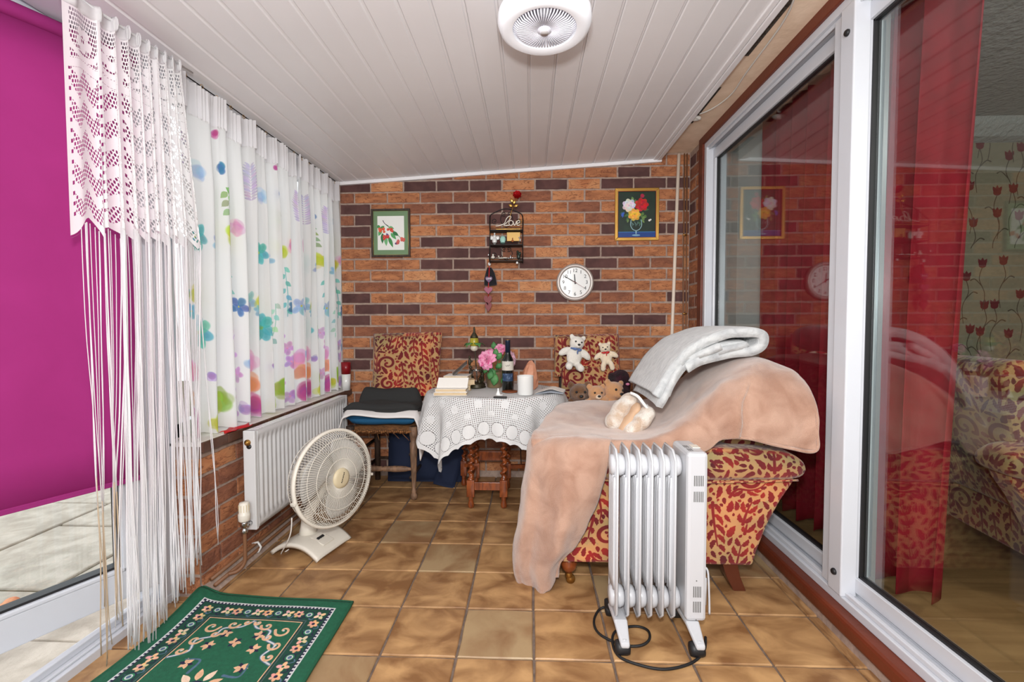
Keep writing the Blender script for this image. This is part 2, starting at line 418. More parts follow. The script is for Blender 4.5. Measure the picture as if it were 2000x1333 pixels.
# lace with real holes in its alpha
def lace(kind):
    w, h = (900, 700) if kind == 'curtain' else (900, 900)
    cv = Canvas(w, h, (255, 255, 255)); A = np.ones((h, w))
    Y, X = np.mgrid[0:h, 0:w]
    if kind == 'curtain':
        sx, sy = 9, 13
        lat = (np.abs(((X + (Y // sy % 2) * sx / 2) % sx) - sx / 2) / 3.0) ** 2 + (np.abs((Y % sy) - sy / 2) / 5.0) ** 2 < 1
        P = 150; xx = (X % P) - P / 2.
        solid = np.zeros((h, w), bool)
        solid |= np.abs(xx) > P / 2 - 14
        fl = np.zeros((h, w), bool)
        for k in range(5):
            a = k * 2 * pi / 5 + .3; fl |= (xx - cos(a) * 24) ** 2 + (Y - 120 - sin(a) * 26) ** 2 < 15 ** 2
        fl &= ~((xx ** 2 + (Y - 120) ** 2) < 9 ** 2); solid |= fl
        rr = np.sqrt(xx ** 2 + (Y - 100) ** 2); solid |= (np.abs(rr - 74) < 8) & (Y > 100)
        solid |= (Y > 185) & (Y < 212)
        band = (Y > 212) & (np.sin((Y - 212 + np.abs(np.abs(xx) - 30) * 1.4) * 2 * pi / 92) > .25); solid |= band
        solid |= Y > 662
        tri = (Y > 40) & (Y < 60); solid |= (Y < 42)
        A[lat & ~solid] = 0
        dots = (np.abs(xx - (P / 2 - 24 + 5 * np.sin(Y / 30.))) < 4) & ((Y % 26) < 12) & (Y > 212) & (Y < 655); A[dots] = 0
        dots2 = (np.abs(xx + (P / 2 - 10)) < 3) & ((Y % 30) < 11) & (Y > 212) & (Y < 655); A[dots2] = 0
        ed = 672 + 20 * np.abs(np.cos(X * pi / P)); A[Y > ed] = 0
    else:
        S = 9; lat = (((X % S) - S / 2) ** 2 + ((Y % S) - S / 2) ** 2) < 2.3 ** 2
        inner = (np.abs(X - w / 2) < w * .22) & (np.abs(Y - h / 2) < h * .22)
        e = np.minimum(np.minimum(X, w - 1 - X), np.minimum(Y, h - 1 - Y))
        M = 75; sol = np.zeros((h, w), bool)
        for (ex, al) in ((X, Y), (w - 1 - X, Y), (Y, X), (h - 1 - Y, X)):
            cc = (((al - 0) % M) - M / 2); r = np.sqrt(cc ** 2 + (ex - 62) ** 2); sol |= r < 31; 
            A[(r > 31) & (r < 34.5) & (((np.arctan2(cc, ex - 62) * 12).astype(int)) % 2 == 0) & (e < 110)] = 0
        sol |= e < 30
        blk = (np.sin(X / 17.) * np.sin(Y / 17.) > .55) & (e > 120); sol |= blk
        rr2 = np.sqrt((X - w / 2) ** 2 + (Y - h / 2) ** 2); sol |= inner
        A[lat & ~sol] = 0
        al = np.where(e == np.minimum(X, w - 1 - X), Y, X); A[e < 9 + 9 * np.abs(np.cos(al * pi / M)) - 3] = 0
        for i in range(3): cv.a[..., i] *= .91
    cv.a[..., 3] = A
    return cv.image('lace_' + kind)
IMG_LACE = lace('curtain'); IMG_CROCHET = lace('table')

def floral(seed):
    w, h = 1300, 1000; cv = Canvas(w, h, (240, 239, 238)); r = random.Random(seed)
    def wc(x, y, R, col, a=.7, n=9):
        R *= .8
        for i in range(n):
            an = r.random() * 6.28; d = R * .55 * r.random(); k = tuple(min(255, max(0, v + r.randint(-25, 25))) for v in col)
            cv.disc(x + cos(an) * d, y + sin(an) * d, R * r.uniform(.3, .6), k, a * r.uniform(.35, .8), soft=R * .12)
    def bloom(x, y, R, col, n=6, cen=(225, 190, 60)):
        R *= .78
        for i in range(n):
            an = i * 2 * pi / n + r.random() * .4; k = tuple(min(255, max(0, v + r.randint(-20, 20))) for v in col)
            cv.disc(x + cos(an) * R * .55, y + sin(an) * R * .55, R * .52, k, .75, ry=R * .36, soft=3, ang=an)
            cv.disc(x + cos(an) * R * .6, y + sin(an) * R * .6, R * .3, tuple(int(v * .85) for v in k), .35, ry=R * .2, soft=5, ang=an)
        wc(x, y, R * .25, cen, .9, 5)
    def sprig(x, y, ln, col, ang):
        P = [(x, y), (x + cos(ang) * ln * .5 + 8, y + sin(ang) * ln * .5), (x + cos(ang) * ln, y + sin(ang) * ln)]
        cv.stroke(P, 1.5, 1, col, .7)
        for i in range(7):
            t = i / 7; bx_, by_ = x + cos(ang) * ln * t, y + sin(ang) * ln * t
            cv.leaf(bx_, by_, ang + (1 if i % 2 else -1) * .9, 30, 9, tuple(min(255, v + r.randint(-20, 30)) for v in col), .75)
    blue, teal, lime, pur, pink, mag, org = (150, 185, 225), (80, 180, 180), (205, 210, 50), (165, 130, 200), (235, 150, 190), (190, 60, 130), (240, 150, 100)
    navy, green = (60, 110, 170), (120, 170, 80)
    W2 = 430
    for k in range(4):
        x0 = k * W2 - 60
        def q(fx, fy): return x0 + fx * W2 + r.randint(-10, 10), fy * h + r.randint(-10, 10)
        x, y = q(.1, .16); 
        for i in range(13):
            for sg in (-1, 1): cv.leaf(x, y + i * 9, -pi / 2 + sg * (.75 + .03 * i), 52 - abs(i - 6) * 4, 4, tuple(v + r.randint(-20, 20) for v in pur), .45)
        x, y = q(.35, .24); wc(x, y, 46, blue, .5); x, y = q(.62, .1); wc(x, y, 22, mag, .6)
        x, y = q(.66, .2); wc(x, y, 30, navy, .85, 12); x, y = q(.68, .3); sprig(x, y - 40, 90, green, 1.4)
        x, y = q(.3, .42); bloom(x, y, 52, teal, 6, lime); x, y = q(.74, .4); wc(x, y, 50, lime, .9, 14); x, y = q(.86, .38); wc(x, y, 40, pink, .7, 12)
        x, y = q(.5, .44); bloom(x, y, 34, blue, 5); x, y = q(.78, .52); sprig(x, y - 50, 190, teal, 1.5)
        x, y = q(.08, .6); bloom(x, y, 48, blue, 5); x, y = q(.22, .6); wc(x, y, 44, lime, .9, 14); x, y = q(.3, .7); bloom(x, y, 62, teal, 7, green)
        x, y = q(.16, .64); bloom(x, y, 26, (120, 190, 220), 6); x, y = q(.55, .66); sprig(x, y - 60, 150, (140, 200, 180), 1.7)
        x, y = q(.08, .82); wc(x, y, 58, pink, .7, 16); x, y = q(.1, .88); wc(x, y, 52, org, .8, 16); x, y = q(.11, .96); wc(x, y, 60, mag, .85, 20)
        x, y = q(.42, .82); wc(x, y, 26, pur, .8); x, y = q(.6, .92); wc(x, y, 56, (150, 185, 60), .9, 18); x, y = q(.45, .97); wc(x, y, 44, lime, .8)
        for i in range(5): x, y = q(.75 + .05 * (i % 3), .72 + .06 * i); bloom(x, y, 34, (205, 150, 215), 5, pink)
        x, y = q(.9, .96); wc(x, y, 36, pur, .7); x, y = q(.9, .62); bloom(x, y, 40, navy, 5, lime); x, y = q(.95, .8); wc(x, y, 30, blue, .6)
    cv.a[..., :3] = 1 - (1 - cv.a[..., :3]) * .86; cv.a[..., :3] *= .965
    return cv.image('floral')
IMG_FLORAL = floral(4)

def rug_img():
    w, h = 620, 940; G = (28, 92, 66); cv = Canvas(w, h, G); r = random.Random(3)
    pk, wh, nv, bl = (224, 176, 140), (205, 205, 205), (30, 30, 60), (80, 105, 130)
    cv.rect(46, 46, w - 46, h - 46, wh); cv.rect(51, 51, w - 51, h - 51, nv)
    for i in range(60, w - 60, 14): cv.rect(i, 46, i + 7, 58, wh); cv.rect(i, h - 58, i + 7, h - 46, wh)
    for i in range(60, h - 60, 14): cv.rect(46, i, 58, i + 7, wh); cv.rect(w - 58, i, w - 46, i + 7, wh)
    cv.rect(61, 61, w - 61, h - 61, (22, 70, 55)); cv.rect(122, 122, w - 122, h - 122, (70, 90, 90)); cv.rect(126, 126, w - 126, h - 126, (24, 60, 50)); cv.rect(132, 132, w - 132, h - 132, pk); cv.rect(136, 136, w - 136, h - 136, G)
    def mot(x, y, R, k):
        if k == 0: cv.petal_flower(x, y, R, 6, pk, nv, 1, int(x)); cv.disc(x, y, R * .3, nv)
        elif k == 1:
            cv.disc(x, y, R, nv); cv.disc(x, y, R * .8, (40, 120, 80)); cv.disc(x, y, R * .55, wh); cv.disc(x, y, R * .35, bl)
        else: cv.petal_flower(x, y, R * 1.1, 4, (230, 190, 160), G, 1, int(y)); 
    n = 0
    for y in (92, h - 92):
        for x in range(92, w - 80, 40): mot(x, y, 19, n % 3); cv.stroke([(x + 8, y + 20), (x + 20, y + 22), (x + 34, y - 20)], 3, 2, nv if n % 2 else bl); n += 1
    for x in (92, w - 92):
        for y in range(136, h - 120, 40): mot(x, y, 19, n % 3); cv.stroke([(x + 20, y + 8), (x + 22, y + 20), (x - 20, y + 34)], 2.4, 1.6, nv if n % 2 else bl); n += 1
    for sx in (1, -1):
        for sy in (1, -1):
            X = lambda x: w / 2 + sx * (w / 2 - x); Y = lambda y: h / 2 + sy * (h / 2 - y)
            cv.stroke([(X(140), Y(330)), (X(185), Y(300)), (X(170), Y(250)), (X(215), Y(225)), (X(225), Y(185)), (X(280), Y(175)), (X(310), Y(140))], 6, 6, bl)
            cv.stroke([(X(140), Y(330)), (X(185), Y(300)), (X(170), Y(250)), (X(215), Y(225)), (X(225), Y(185)), (X(280), Y(175)), (X(310), Y(140))], 3, 3, wh)
            for (a, b, R) in ((178, 180, 30), (248, 164, 22), (168, 248, 24), (160, 300, 18), (215, 215, 16), (290, 150, 12)):
                P = [(X(a + cos(t * .8) * R * (1 - t / 9)), Y(b + sin(t * .8) * R * (1 - t / 9))) for t in range(9)]
                cv.stroke(P, 5, 3, pk); cv.disc(X(a), Y(b), 4, wh)
    for (x, y) in ((250, 210), (370, 210), (230, 270), (390, 270), (310, 250), (310, 690), (240, 640), (380, 640), (220, 350), (400, 350)):
        for i in range(6): cv.leaf(x, y, i * 1.05 + x, 24, 7, pk if i % 3 else nv)
    for i in range(10): cv.leaf(310 + cos(i * .63) * 34, 440 + sin(i * .63) * 34, i * .63, 46, 11, pk if i % 2 else (235, 205, 180)); 
    cv.disc(310, 440, 32, nv); cv.disc(310, 440, 18, pk)
    for i in range(4): a = i * pi / 2 + .78; cv.stroke([(310 + cos(a) * 80, 440 + sin(a) * 80), (310 + cos(a + .3) * 120, 440 + sin(a + .3) * 120), (310 + cos(a) * 150, 440 + sin(a) * 150)], 5, 2, bl)
    cv.a[..., :3] *= (.9 + .2 * snoise(h, w, 120, 4))[..., None]; cv.a = cv.a.clip(0, 1)
    return cv.image('rug_pattern')

def cherries_img():
    w, h = 300, 380; cv = Canvas(w, h, (112, 140, 104)); cv.rect(38, 46, 262, 334, (232, 232, 228))
    cv.stroke([(84, 84), (100, 110), (130, 130)], 3, 2, (70, 60, 80)); cv.stroke([(110, 120), (160, 160), (215, 215), (240, 240)], 2.5, 1.5, (70, 110, 70))
    g = [(70, 140, 80), (90, 165, 100), (50, 115, 70), (110, 175, 120)]
    for i, (x, y, a, L) in enumerate([(95, 130, 2.4, 60), (70, 160, 2.0, 60), (80, 190, 1.6, 90), (105, 220, 1.5, 80), (130, 220, 1.2, 100), (150, 190, .9, 70), (165, 180, .6, 60), (130, 140, .3, 50), (60, 130, 2.7, 30)]):
        cv.leaf(x, y, a, L, 15, g[i % 4])
    r = random.Random(2)
    for (x, y, n, c_) in ((75, 165, 7, (215, 80, 50)), (140, 160, 5, (205, 60, 45)), (115, 225, 12, (200, 60, 60)), (200, 265, 9, (195, 90, 90)), (235, 245, 5, (205, 85, 80))):
        for i in range(n):
            a, b = x + r.randint(-24, 24), y + r.randint(-14, 14); cv.disc(a, b, 11, c_); cv.disc(a - 3, b - 3, 4, (240, 150, 120), .7)
    cv.disc(120, 200, 10, (90, 60, 120)); cv.disc(190, 280, 8, (90, 60, 110)); cv.disc(130, 185, 14, (235, 235, 235))
    return cv.image('cherry_print')
def roses_img():
    w, h = 320, 400; cv = Canvas(w, h, (24, 44, 32)); cv.a[..., :3] *= (.7 + .6 * snoise(h, w, 5, 8))[..., None]
    cv.rect(0, 350, w, h, (20, 60, 130)); cv.rect(0, 346, w, 352, (40, 110, 170))
    r = random.Random(8); G = [(60, 110, 60), (90, 130, 60), (40, 90, 60), (120, 150, 80)]
    for i in range(34):
        a = r.random() * 6.28; d = r.uniform(40, 125); cv.leaf(155 + cos(a) * d, 150 + sin(a) * d * .9, a + r.uniform(-.8, .8), r.randint(26, 48), r.randint(7, 12), G[i % 4], .8)
    def rose(x, y, R, col):
        for k in range(5):
            rr = R * (1 - k * .18)
            for i in range(7 - k // 2):
                a = i * 2 * pi / (7 - k // 2) + k * .5; q = tuple(max(0, min(255, v + r.randint(-30, 22))) for v in col)
                cv.disc(x + cos(a) * rr * .6, y + sin(a) * rr * .6, rr * .45, q, .9, ry=rr * .36, ang=a, soft=2)
    rose(95, 120, 56, (225, 215, 220)); rose(200, 115, 56, (190, 25, 40)); rose(140, 200, 52, (238, 180, 60)); rose(205, 40, 18, (170, 30, 60))
    for i in range(5): cv.leaf(50, 200, i * .7 + 2, 28, 5, (50, 90, 190))
    cv.disc(265, 250, 9, (230, 225, 220)); cv.disc(275, 244, 7, (230, 225, 220))
    for s_ in (-1, 1): cv.stroke([(155 + s_ * 42, 245), (155 + s_ * 46, 290), (155 + s_ * 28, 325), (155, 340), (155, 365)], 3, 3, (150, 185, 195))
    for i in range(9): cv.stroke([(115 + i * 9, 262 + (i % 3) * 9), (125 + i * 7, 300 - (i % 4) * 8)], 2, 1, (120, 160, 160), .8)
    cv.disc(155, 376, 34, (130, 170, 190), .9, ry=8)
    return cv.image('rose_painting')
def tulip_img():
    w, h = 700, 900; cv = Canvas(w, h, (150, 143, 122)); r = random.Random(12)
    cv.a[..., :3] *= (.94 + .1 * snoise(h, w, 80, 4))[..., None]
    for i in range(9):
        for j in range(6):
            x, y = 40 + i * 80 + (j % 2) * 40 + r.randint(-30, 30), 60 + j * 150 + r.randint(-60, 60)
            d = r.choice((-1, 1)); red = (112, 32, 40)
            cv.stroke([(x, y + 10), (x + d * 10, y + 60), (x - d * 12, y + 120), (x - d * 6, y + 190)], 1.6, 1.2, (84, 70, 58))
            cv.stroke([(x - d * 2, y + 90), (x + d * 26, y + 60), (x + d * 44, y + 64)], 1.3, 2.6, (84, 74, 60))
            cv.disc(x, y, 15, red, ry=13)
            for k in (-1, 0, 1): cv.leaf(x, y + 4, -pi / 2 + k * .55, 34, 8, red)
    return cv.image('tulip_wallpaper')

# ------------------------------------------------------------------ materials
brickA = mat('brick_orange', c(192, 128, 86), .9, col2=c(136, 84, 58), ns=9, nr=(.3, .72), stretch=(1, 1, 3), per_obj=True, bump=1.0, bs=16, bd=.006, bstretch=(1, 1, 3.5), vein=.75)
brickB = mat('brick_red', c(156, 100, 72), .9, col2=c(118, 74, 58), ns=11, nr=(.3, .7), stretch=(1, 1, 2), per_obj=True, bump=1.0, bs=18, bd=.006, bstretch=(1, 1, 3), vein=.6)
brickC = mat('brick_dark', c(98, 66, 62), .9, col2=c(76, 50, 48), ns=10, nr=(.3, .7), per_obj=True, bump=.8, bs=24, bd=.004)
brickD = mat('brick_light', c(202, 146, 102), .9, col2=c(176, 112, 74), ns=10, nr=(.3, .7), per_obj=True, bump=1.0, bs=16, bd=.006, bstretch=(1, 1, 3), vein=.75)
mortar = mat('mortar', c(176, 154, 140), .95, col2=c(150, 130, 120), ns=30, bump=.6, bs=120, bd=.003)
tileM = mat('tile_glaze', c(190, 149, 102), .4, col2=c(130, 92, 58), ns=7, nr=(.34, .64), per_obj=True, bump=.35, bs=22, bd=.004, stretch=(1, 1.4, 1))
tileG = mat('tile_glaze_green', c(166, 140, 104), .4, col2=c(134, 98, 66), ns=5, nr=(.4, .64), per_obj=True, bump=.35, bs=22, bd=.004)
grout = mat('grout', c(122, 104, 92), .95, col2=c(98, 84, 76), ns=40)
upvc = mat('white_upvc', c(202, 205, 212), .3, coat=.2)
boardM = mat('ceiling_board', c(236, 234, 236), .38, col2=c(231, 229, 231), ns=3)
plaster = mat('beige_plaster', c(242, 218, 194), .85, col2=c(230, 204, 178), ns=9, bump=.3, bs=40)
redwood = mat('red_timber', c(112, 50, 30), .4, col2=c(90, 38, 22), ns=12, stretch=(1, .15, 1), bump=.2, bs=60)
damaskM = mat('damask_fabric', c(200, 150, 90), .85, img=IMG_DAMASK, proj=True, imgscale=1.4, bump=.35, bs=700, bd=.001, sheen=.3)
peach = mat('peach_fleece', c(180, 144, 124), .95, col2=c(154, 116, 96), ns=11, nr=(.38, .68), bump=.8, bs=300, bd=.003, sheen=.6)
greyfl = mat('grey_fleece', c(196, 198, 198), .95, col2=c(168, 170, 172), ns=20, stretch=(1, 3, 1), bump=.9, bs=110, bd=.008, sheen=.5, bstretch=(.3, 1, .3))
whitetowel = mat('white_cotton', c(226, 222, 220), .9, bump=.4, bs=500, bd=.001)
blackcl = mat('black_wool', c(44, 44, 44), .95, bump=.4, bs=500, bd=.001)
bluecl = mat('blue_cloth', c(22, 84, 124), .85, bump=.3, bs=500, bd=.001)
navycl = mat('navy_cloth', c(20, 32, 58), .85, bump=.3, bs=400, bd=.001)
rush = mat('rush', c(158, 106, 60), .9, col2=c(88, 56, 34), ns=40, stretch=(1, 6, 1), bump=1, bs=120, bd=.004)
darkwood = mat('dark_wood', c(72, 56, 46), .55, col2=c(48, 36, 30), ns=14, stretch=(4, 4, 1), bump=.2)
wornwood = mat('worn_wood', c(140, 108, 84), .6, col2=c(92, 70, 54), ns=14, stretch=(4, 4, 1), bump=.2)
oak = mat('oak_varnish', c(150, 78, 38), .28, col2=c(104, 48, 22), ns=16, stretch=(3, 3, 1), coat=.4)
crochet = mat('crochet_cotton', c(236, 228, 224), .95, img=IMG_CROCHET, alpha=True, transl=.25, bump=.6, bs=400, bd=.002)
laceM = mat('lace_net', c(240, 238, 242), .95, img=IMG_LACE, alpha=True, transl=.45)
stringM = mat('lace_string', c(250, 249, 250), .9, transl=.5); stringB = mat('lace_string_soiled', c(206, 186, 160), .9, transl=.3)
floralM = mat('floral_cotton', c(240, 240, 240), .9, img=IMG_FLORAL, transl=.5, bump=.3, bs=600, bd=.001)
headM = mat('curtain_lining', c(236, 234, 236), .9, transl=.4)
blindM = mat('magenta_blind', c(190, 62, 148), .85, transl=.5, col2=c(184, 58, 142), ns=4)
heatW = mat('heater_enamel', c(192, 193, 197), .3, coat=.25); legwood = mat('dark_red_wood', c(84, 38, 22), .4, coat=.2)
metalW = mat('white_enamel', c(206, 206, 207), .3, coat=.25)
creamP = mat('cream_plastic', c(222, 216, 204), .38)
creamH = mat('beige_plastic', c(206, 192, 160), .42)
bladeM = mat('blade_plastic', c(206, 204, 200), .3, transl=.35)
blackP = mat('black_plastic', c(30, 30, 32), .5)
ironM = mat('black_iron', c(34, 30, 30), .5, metal=.4)
goldM = mat('gold', c(200, 156, 80), .3, metal=.85, bump=.2, bs=80)
brass = mat('brass', c(176, 132, 70), .3, metal=.9)
chrome = mat('chrome', c(190, 190, 190), .2, metal=1)
copper = mat('painted_copper_pipe', c(122, 84, 58), .5)
bronze = mat('bronze', c(66, 62, 42), .45, metal=.4, col2=c(44, 36, 28), ns=40)
whitefur = mat('white_plush', c(240, 234, 224), .95, bump=1, bs=240, bd=.006, sheen=.6)
creamfur = mat('cream_plush', c(238, 220, 192), .95, bump=1, bs=240, bd=.005, sheen=.6)
tanfur = mat('tan_plush', c(198, 146, 100), .95, bump=1, bs=300, bd=.004, sheen=.5)
brownfur = mat('brown_plush', c(124, 86, 52), .95, col2=c(96, 62, 36), ns=30, bump=1, bs=300, bd=.005, sheen=.4)
plumfur = mat('plum_fluff', c(60, 16, 34), .95, col2=c(26, 8, 16), ns=25, bump=1, bs=160, bd=.012, sheen=.05)
mottled = mat('mottled_plush', c(222, 214, 204), .95, col2=c(194, 170, 148), ns=18, nr=(.42, .6), bump=1, bs=200, bd=.006, sheen=.5)
suede = mat('tan_suede', c(200, 166, 136), .9, bump=.3, bs=300)
redribbon = mat('red_ribbon', c(190, 20, 28), .4); blueribbon = mat('blue_ribbon', c(84, 108, 156), .5)
beige_sk = mat('muzzle_plush', c(232, 206, 180), .95, bump=.8, bs=300, bd=.003)
paper = mat('paper', c(236, 232, 226), .8); pages = mat('page_block', c(214, 192, 158), .9, col2=c(184, 160, 126), ns=20, stretch=(1, 1, 60))
paleblue = mat('pale_blue_paper', c(206, 214, 226), .8)
greyc = mat('grey_card', c(88, 88, 86), .5)
bottleM = mat('dark_bottle_glass', c(14, 18, 16), .06, coat=.5); capM = mat('navy_capsule', c(28, 40, 62), .35, metal=.4)
labelM = mat('bottle_label', c(196, 190, 180), .7); labelN = mat('navy_label', c(34, 56, 86), .6, col2=c(90, 110, 140), ns=60, nr=(.5, .66))
potM = mat('gold_pot', c(150, 128, 98), .35, metal=.5); china = mat('white_china', c(228, 228, 226), .22, coat=.3)
petalM = mat('pink_petal', c(244, 176, 206), .7, col2=c(226, 90, 150), ns=30, nr=(.45, .65), transl=.2); petalL = mat('pale_petal', c(240, 196, 214), .7, transl=.2)
leafM = mat('green_leaf', c(48, 104, 56), .6, col2=c(84, 140, 80), ns=20)
rockM = mat('salt_rock', c(226, 164, 132), .5, col2=c(206, 140, 110), ns=14, bump=.6, bs=30, bd=.01, transl=.25)
lampG = mat('green_yellow_glass', c(176, 156, 40), .3, col2=c(104, 116, 40), ns=10); whiteglass = mat('white_glass', c(200, 192, 176), .25)
redM = mat('dark_red_china', c(130, 16, 26), .3); coaster = mat('brown_coaster', c(126, 66, 36), .4)
ringM = mat('lamp_opal', c(244, 246, 252), .3, emit=((.95, .96, 1, 1), .12)); louvre = mat('lamp_louvre', c(230, 230, 240), .3, emit=((1, 1, 1, 1), .05)); louvreD = mat('lamp_inside', c(150, 146, 160), .5)
redcurt = mat('red_curtain', c(176, 22, 44), .8, col2=c(158, 18, 38), ns=12, transl=.15)
wallpap = mat('wallpaper', c(160, 150, 120), .9, img=tulip_img()); livceil = mat('textured_ceiling', c(176, 178, 176), .9, bump=1, bs=30, bd=.02)
lamfloor = mat('laminate', c(176, 136, 92), .45, col2=c(150, 112, 72), ns=6, stretch=(.3, 4, 1)); greyplas = mat('grey_plaster', c(204, 200, 198), .9)
patio = mat('patio_concrete', c(196, 186, 172), .95, col2=c(168, 158, 144), ns=9, bump=.5, bs=50, bd=.01); gapM = mat('earth_gap', c(104, 92, 72), .95)
ventM = mat('dark_lath', c(88, 80, 72), .95, col2=c(60, 54, 48), ns=90, bump=1, bs=150, bd=.004)
terrac = mat('peach_terracotta', c(224, 160, 118), .9, col2=c(200, 120, 84), ns=30, bump=.6, bs=60)
silltile = mat('brown_sill_tile', c(96, 66, 52), .35, col2=c(76, 50, 40), ns=20); sillW = mat('white_sill', c(232, 226, 220), .35)
glassM = glass_mat('door_glass', (.88, .93, .92, 1), .07); glassW = glass_mat('window_glass', (.95, .97, .97, 1), .04); bowlG = glass_mat('bowl_glass', (.86, .86, .86, 1), .12)
cabM = mat('white_cable', c(226, 222, 216), .5); rubber = mat('black_rubber', c(22, 22, 24), .6)
rugM = mat('rug_pile', c(30, 90, 60), .95, img=rug_img(), bump=.6, bs=500, bd=.003); rugE = mat('rug_binding', c(26, 84, 58), .9)

# ================================================================== STRUCTURE
TS = .24523; TX0, TY0 = .0109, 1.3854
XL, XR, YB = -1.27, 1.03, 3.10
# floor with individual tiles
floor_o = box('floor', -1.45, 1.2, -1.45, YB + .05, -.08, -.006, grout, bevel=0); tag(floor_o, kind='structure')
TILES = []
for s_ in range(5):
    n = 10; P = []
    w = TS - .008; rr = random.Random(s_)
    for (x0, y0, x1, y1) in ((-1, -1, 1, -1), (1, -1, 1, 1), (1, 1, -1, 1), (-1, 1, -1, -1)):
        for k in range(3):
            t = k / 3; P.append(((x0 + (x1 - x0) * t) * w / 2 + rr.uniform(-.0012, .0012), (y0 + (y1 - y0) * t) * w / 2 + rr.uniform(-.0012, .0012)))
    V = [(x, y, -.008) for x, y in P] + [(x, y, -.003) for x, y in P] + [(x * .975, y * .975, 0) for x, y in P]
    N = len(P); Fc = []
    for L_ in (0, 1):
        for i in range(N): k = (i + 1) % N; Fc.append((L_ * N + i, L_ * N + k, (L_ + 1) * N + k, (L_ + 1) * N + i))
    Fc.append(tuple(2 * N + i for i in range(N)))
    for m_ in (tileM, tileG):
        me = bpy.data.meshes.new('tile'); me.from_pydata(V, [], Fc); me.materials.append(m_); TILES.append(me)
rr = random.Random(4)
for i in range(-6, 5):
    for j in range(-4, 7):
        x0, x1 = TX0 + i * TS, TX0 + (i + 1) * TS; y0, y1 = TY0 + j * TS, TY0 + (j + 1) * TS
        o = bpy.data.objects.new('tile', TILES[rr.choice((0, 2, 4, 6, 8, 0, 2, 4, 1, 3))]); COL.objects.link(o); o.parent = floor_o
        a, b = max(x0, -1.37), min(x1, XR); d, e = y0, min(y1, YB)
        o.location = ((a + b) / 2, (d + e) / 2, rr.uniform(-.0008, .0006)); o.scale = ((b - a) / TS, (e - d) / TS, 1)
# bricks
BV = []
def brick_mesh(seed, m_):
    rr = random.Random(seed); nx, nz = 6, 3; V, Fc = [], []
    L_, Hh, D = .211, .0625, .012
    for j in range(nz + 1):
        for i in range(nx + 1):
            x, z = (i / nx - .5) * L_, (j / nz - .5) * Hh; e = (i in (0, nx)) or (j in (0, nz))
            V.append((x + (rr.uniform(-.0012, .0012)), (0 if e else -rr.uniform(.001, .003)) - .004, z + rr.uniform(-.0014, .0014)))
    for j in range(nz):
        for i in range(nx): a = j * (nx + 1) + i; Fc.append((a, a + 1, a + nx + 2, a + nx + 1))
    ring = [i for i in range(nx)] + [nx + j * (nx + 1) for j in range(nz)] + [nz * (nx + 1) + i for i in range(nx, 0, -1)] + [j * (nx + 1) for j in range(nz, 0, -1)]
    n0 = len(V)
    for i in ring: V.append((V[i][0] * 1.01, .012, V[i][2] * 1.02))
    for k in range(len(ring)): q = (k + 1) % len(ring); Fc.append((ring[k], n0 + k, n0 + q, ring[q]))
    me = bpy.data.meshes.new('brick'); me.from_pydata(V, [], Fc); me.materials.append(m_); me.update(); return me
BR = {k: [brick_mesh(10 * n + s_, m_) for s_ in range(4)] for n, (k, m_) in enumerate((('A', brickA), ('B', brickB), ('C', brickC), ('D', brickD)))}
NB = {}
def put_brick(wall, M, k, sx):
    n = NB.get(wall.name, 0); NB[wall.name] = n + 1
    o = bpy.data.objects.new('brick', random.choice(BR[k])); COL.objects.link(o); o.parent = wall
    o.matrix_local = M @ Matrix.Diagonal((sx, 1, 1, 1)); return o
wall_back = box('wall_back', -1.45, 1.5, YB, YB + .12, -.02, 2.4, mortar, bevel=0); tag(wall_back, kind='structure')
DARK = {0: [681, 820, 877, 951, 1077, 1208, 1274, 1335], 2: [690, 885, 948, 1013, 1320], 3: [715, 985], 4: [690, 1195, 1295, 1335], 5: [855, 975], 6: [885, 945, 1134, 1198],
        7: [853, 915, 1045, 1172], 8: [885, 1165], 9: [1180], 10: [700, 885, 1075, 1335], 11: [727, 790], 12: [700, 1208, 1270], 14: [955, 1010], 15: [690, 715, 910], 16: [712, 1030], -1: [1250]}
ROWP, COLP = 21.95, 64.15
stuffp = []
rb = random.Random(21)
for k in range(-2, 26):
    ypx = 362 + ROWP * k; x0 = 692.6 if k % 2 else 724.0
    for i in range(-3, 11):
        xa, xb = x0 + i * COLP, x0 + (i + 1) * COLP
        pa, pb = px(xa, ypx, YB), px(xb, ypx, YB)
        z = px(1000, ypx, YB).z; a, b = max(pa.x, -1.30), min(pb.x, 1.062)
        if b - a < .03 or z > 2.2 or z < -.02: continue
        cx_ = (xa + xb) / 2
        if k <= 17: dk = any(abs(cx_ - q) < 26 for q in DARK.get(k, []))
        else: dk = rb.random() < .22
        kk = 'C' if dk else rb.choice('AAABBAD')
        M = Matrix.Translation(((a + b) / 2, YB - .002, z)) @ Matrix.Rotation(rb.uniform(-.004, .004), 4, 'Y')
        put_brick(wall_back, M, kk, (b - a - .011) / .212)
print('bricks back', NB)
# right return wall, from the back corner to the patio door
wall_right = box('wall_right', 1.062, 1.3, 2.90, YB, -.02, 2.4, mortar, bevel=0); tag(wall_right, kind='structure')
for k in range(0, 29):
    z = .045 + k * .0764
    if z > 2.15: break
    for (a, b) in (((2.905, 2.985), (2.99, 3.098)) if k % 2 else ((2.905, 3.098),)):
        put_brick(wall_right, Matrix.Translation((1.064, (a + b) / 2, z)) @ Matrix.Rotation(-pi / 2, 4, 'Z'), rb.choice('AABBC'), (b - a - .008) / .212)
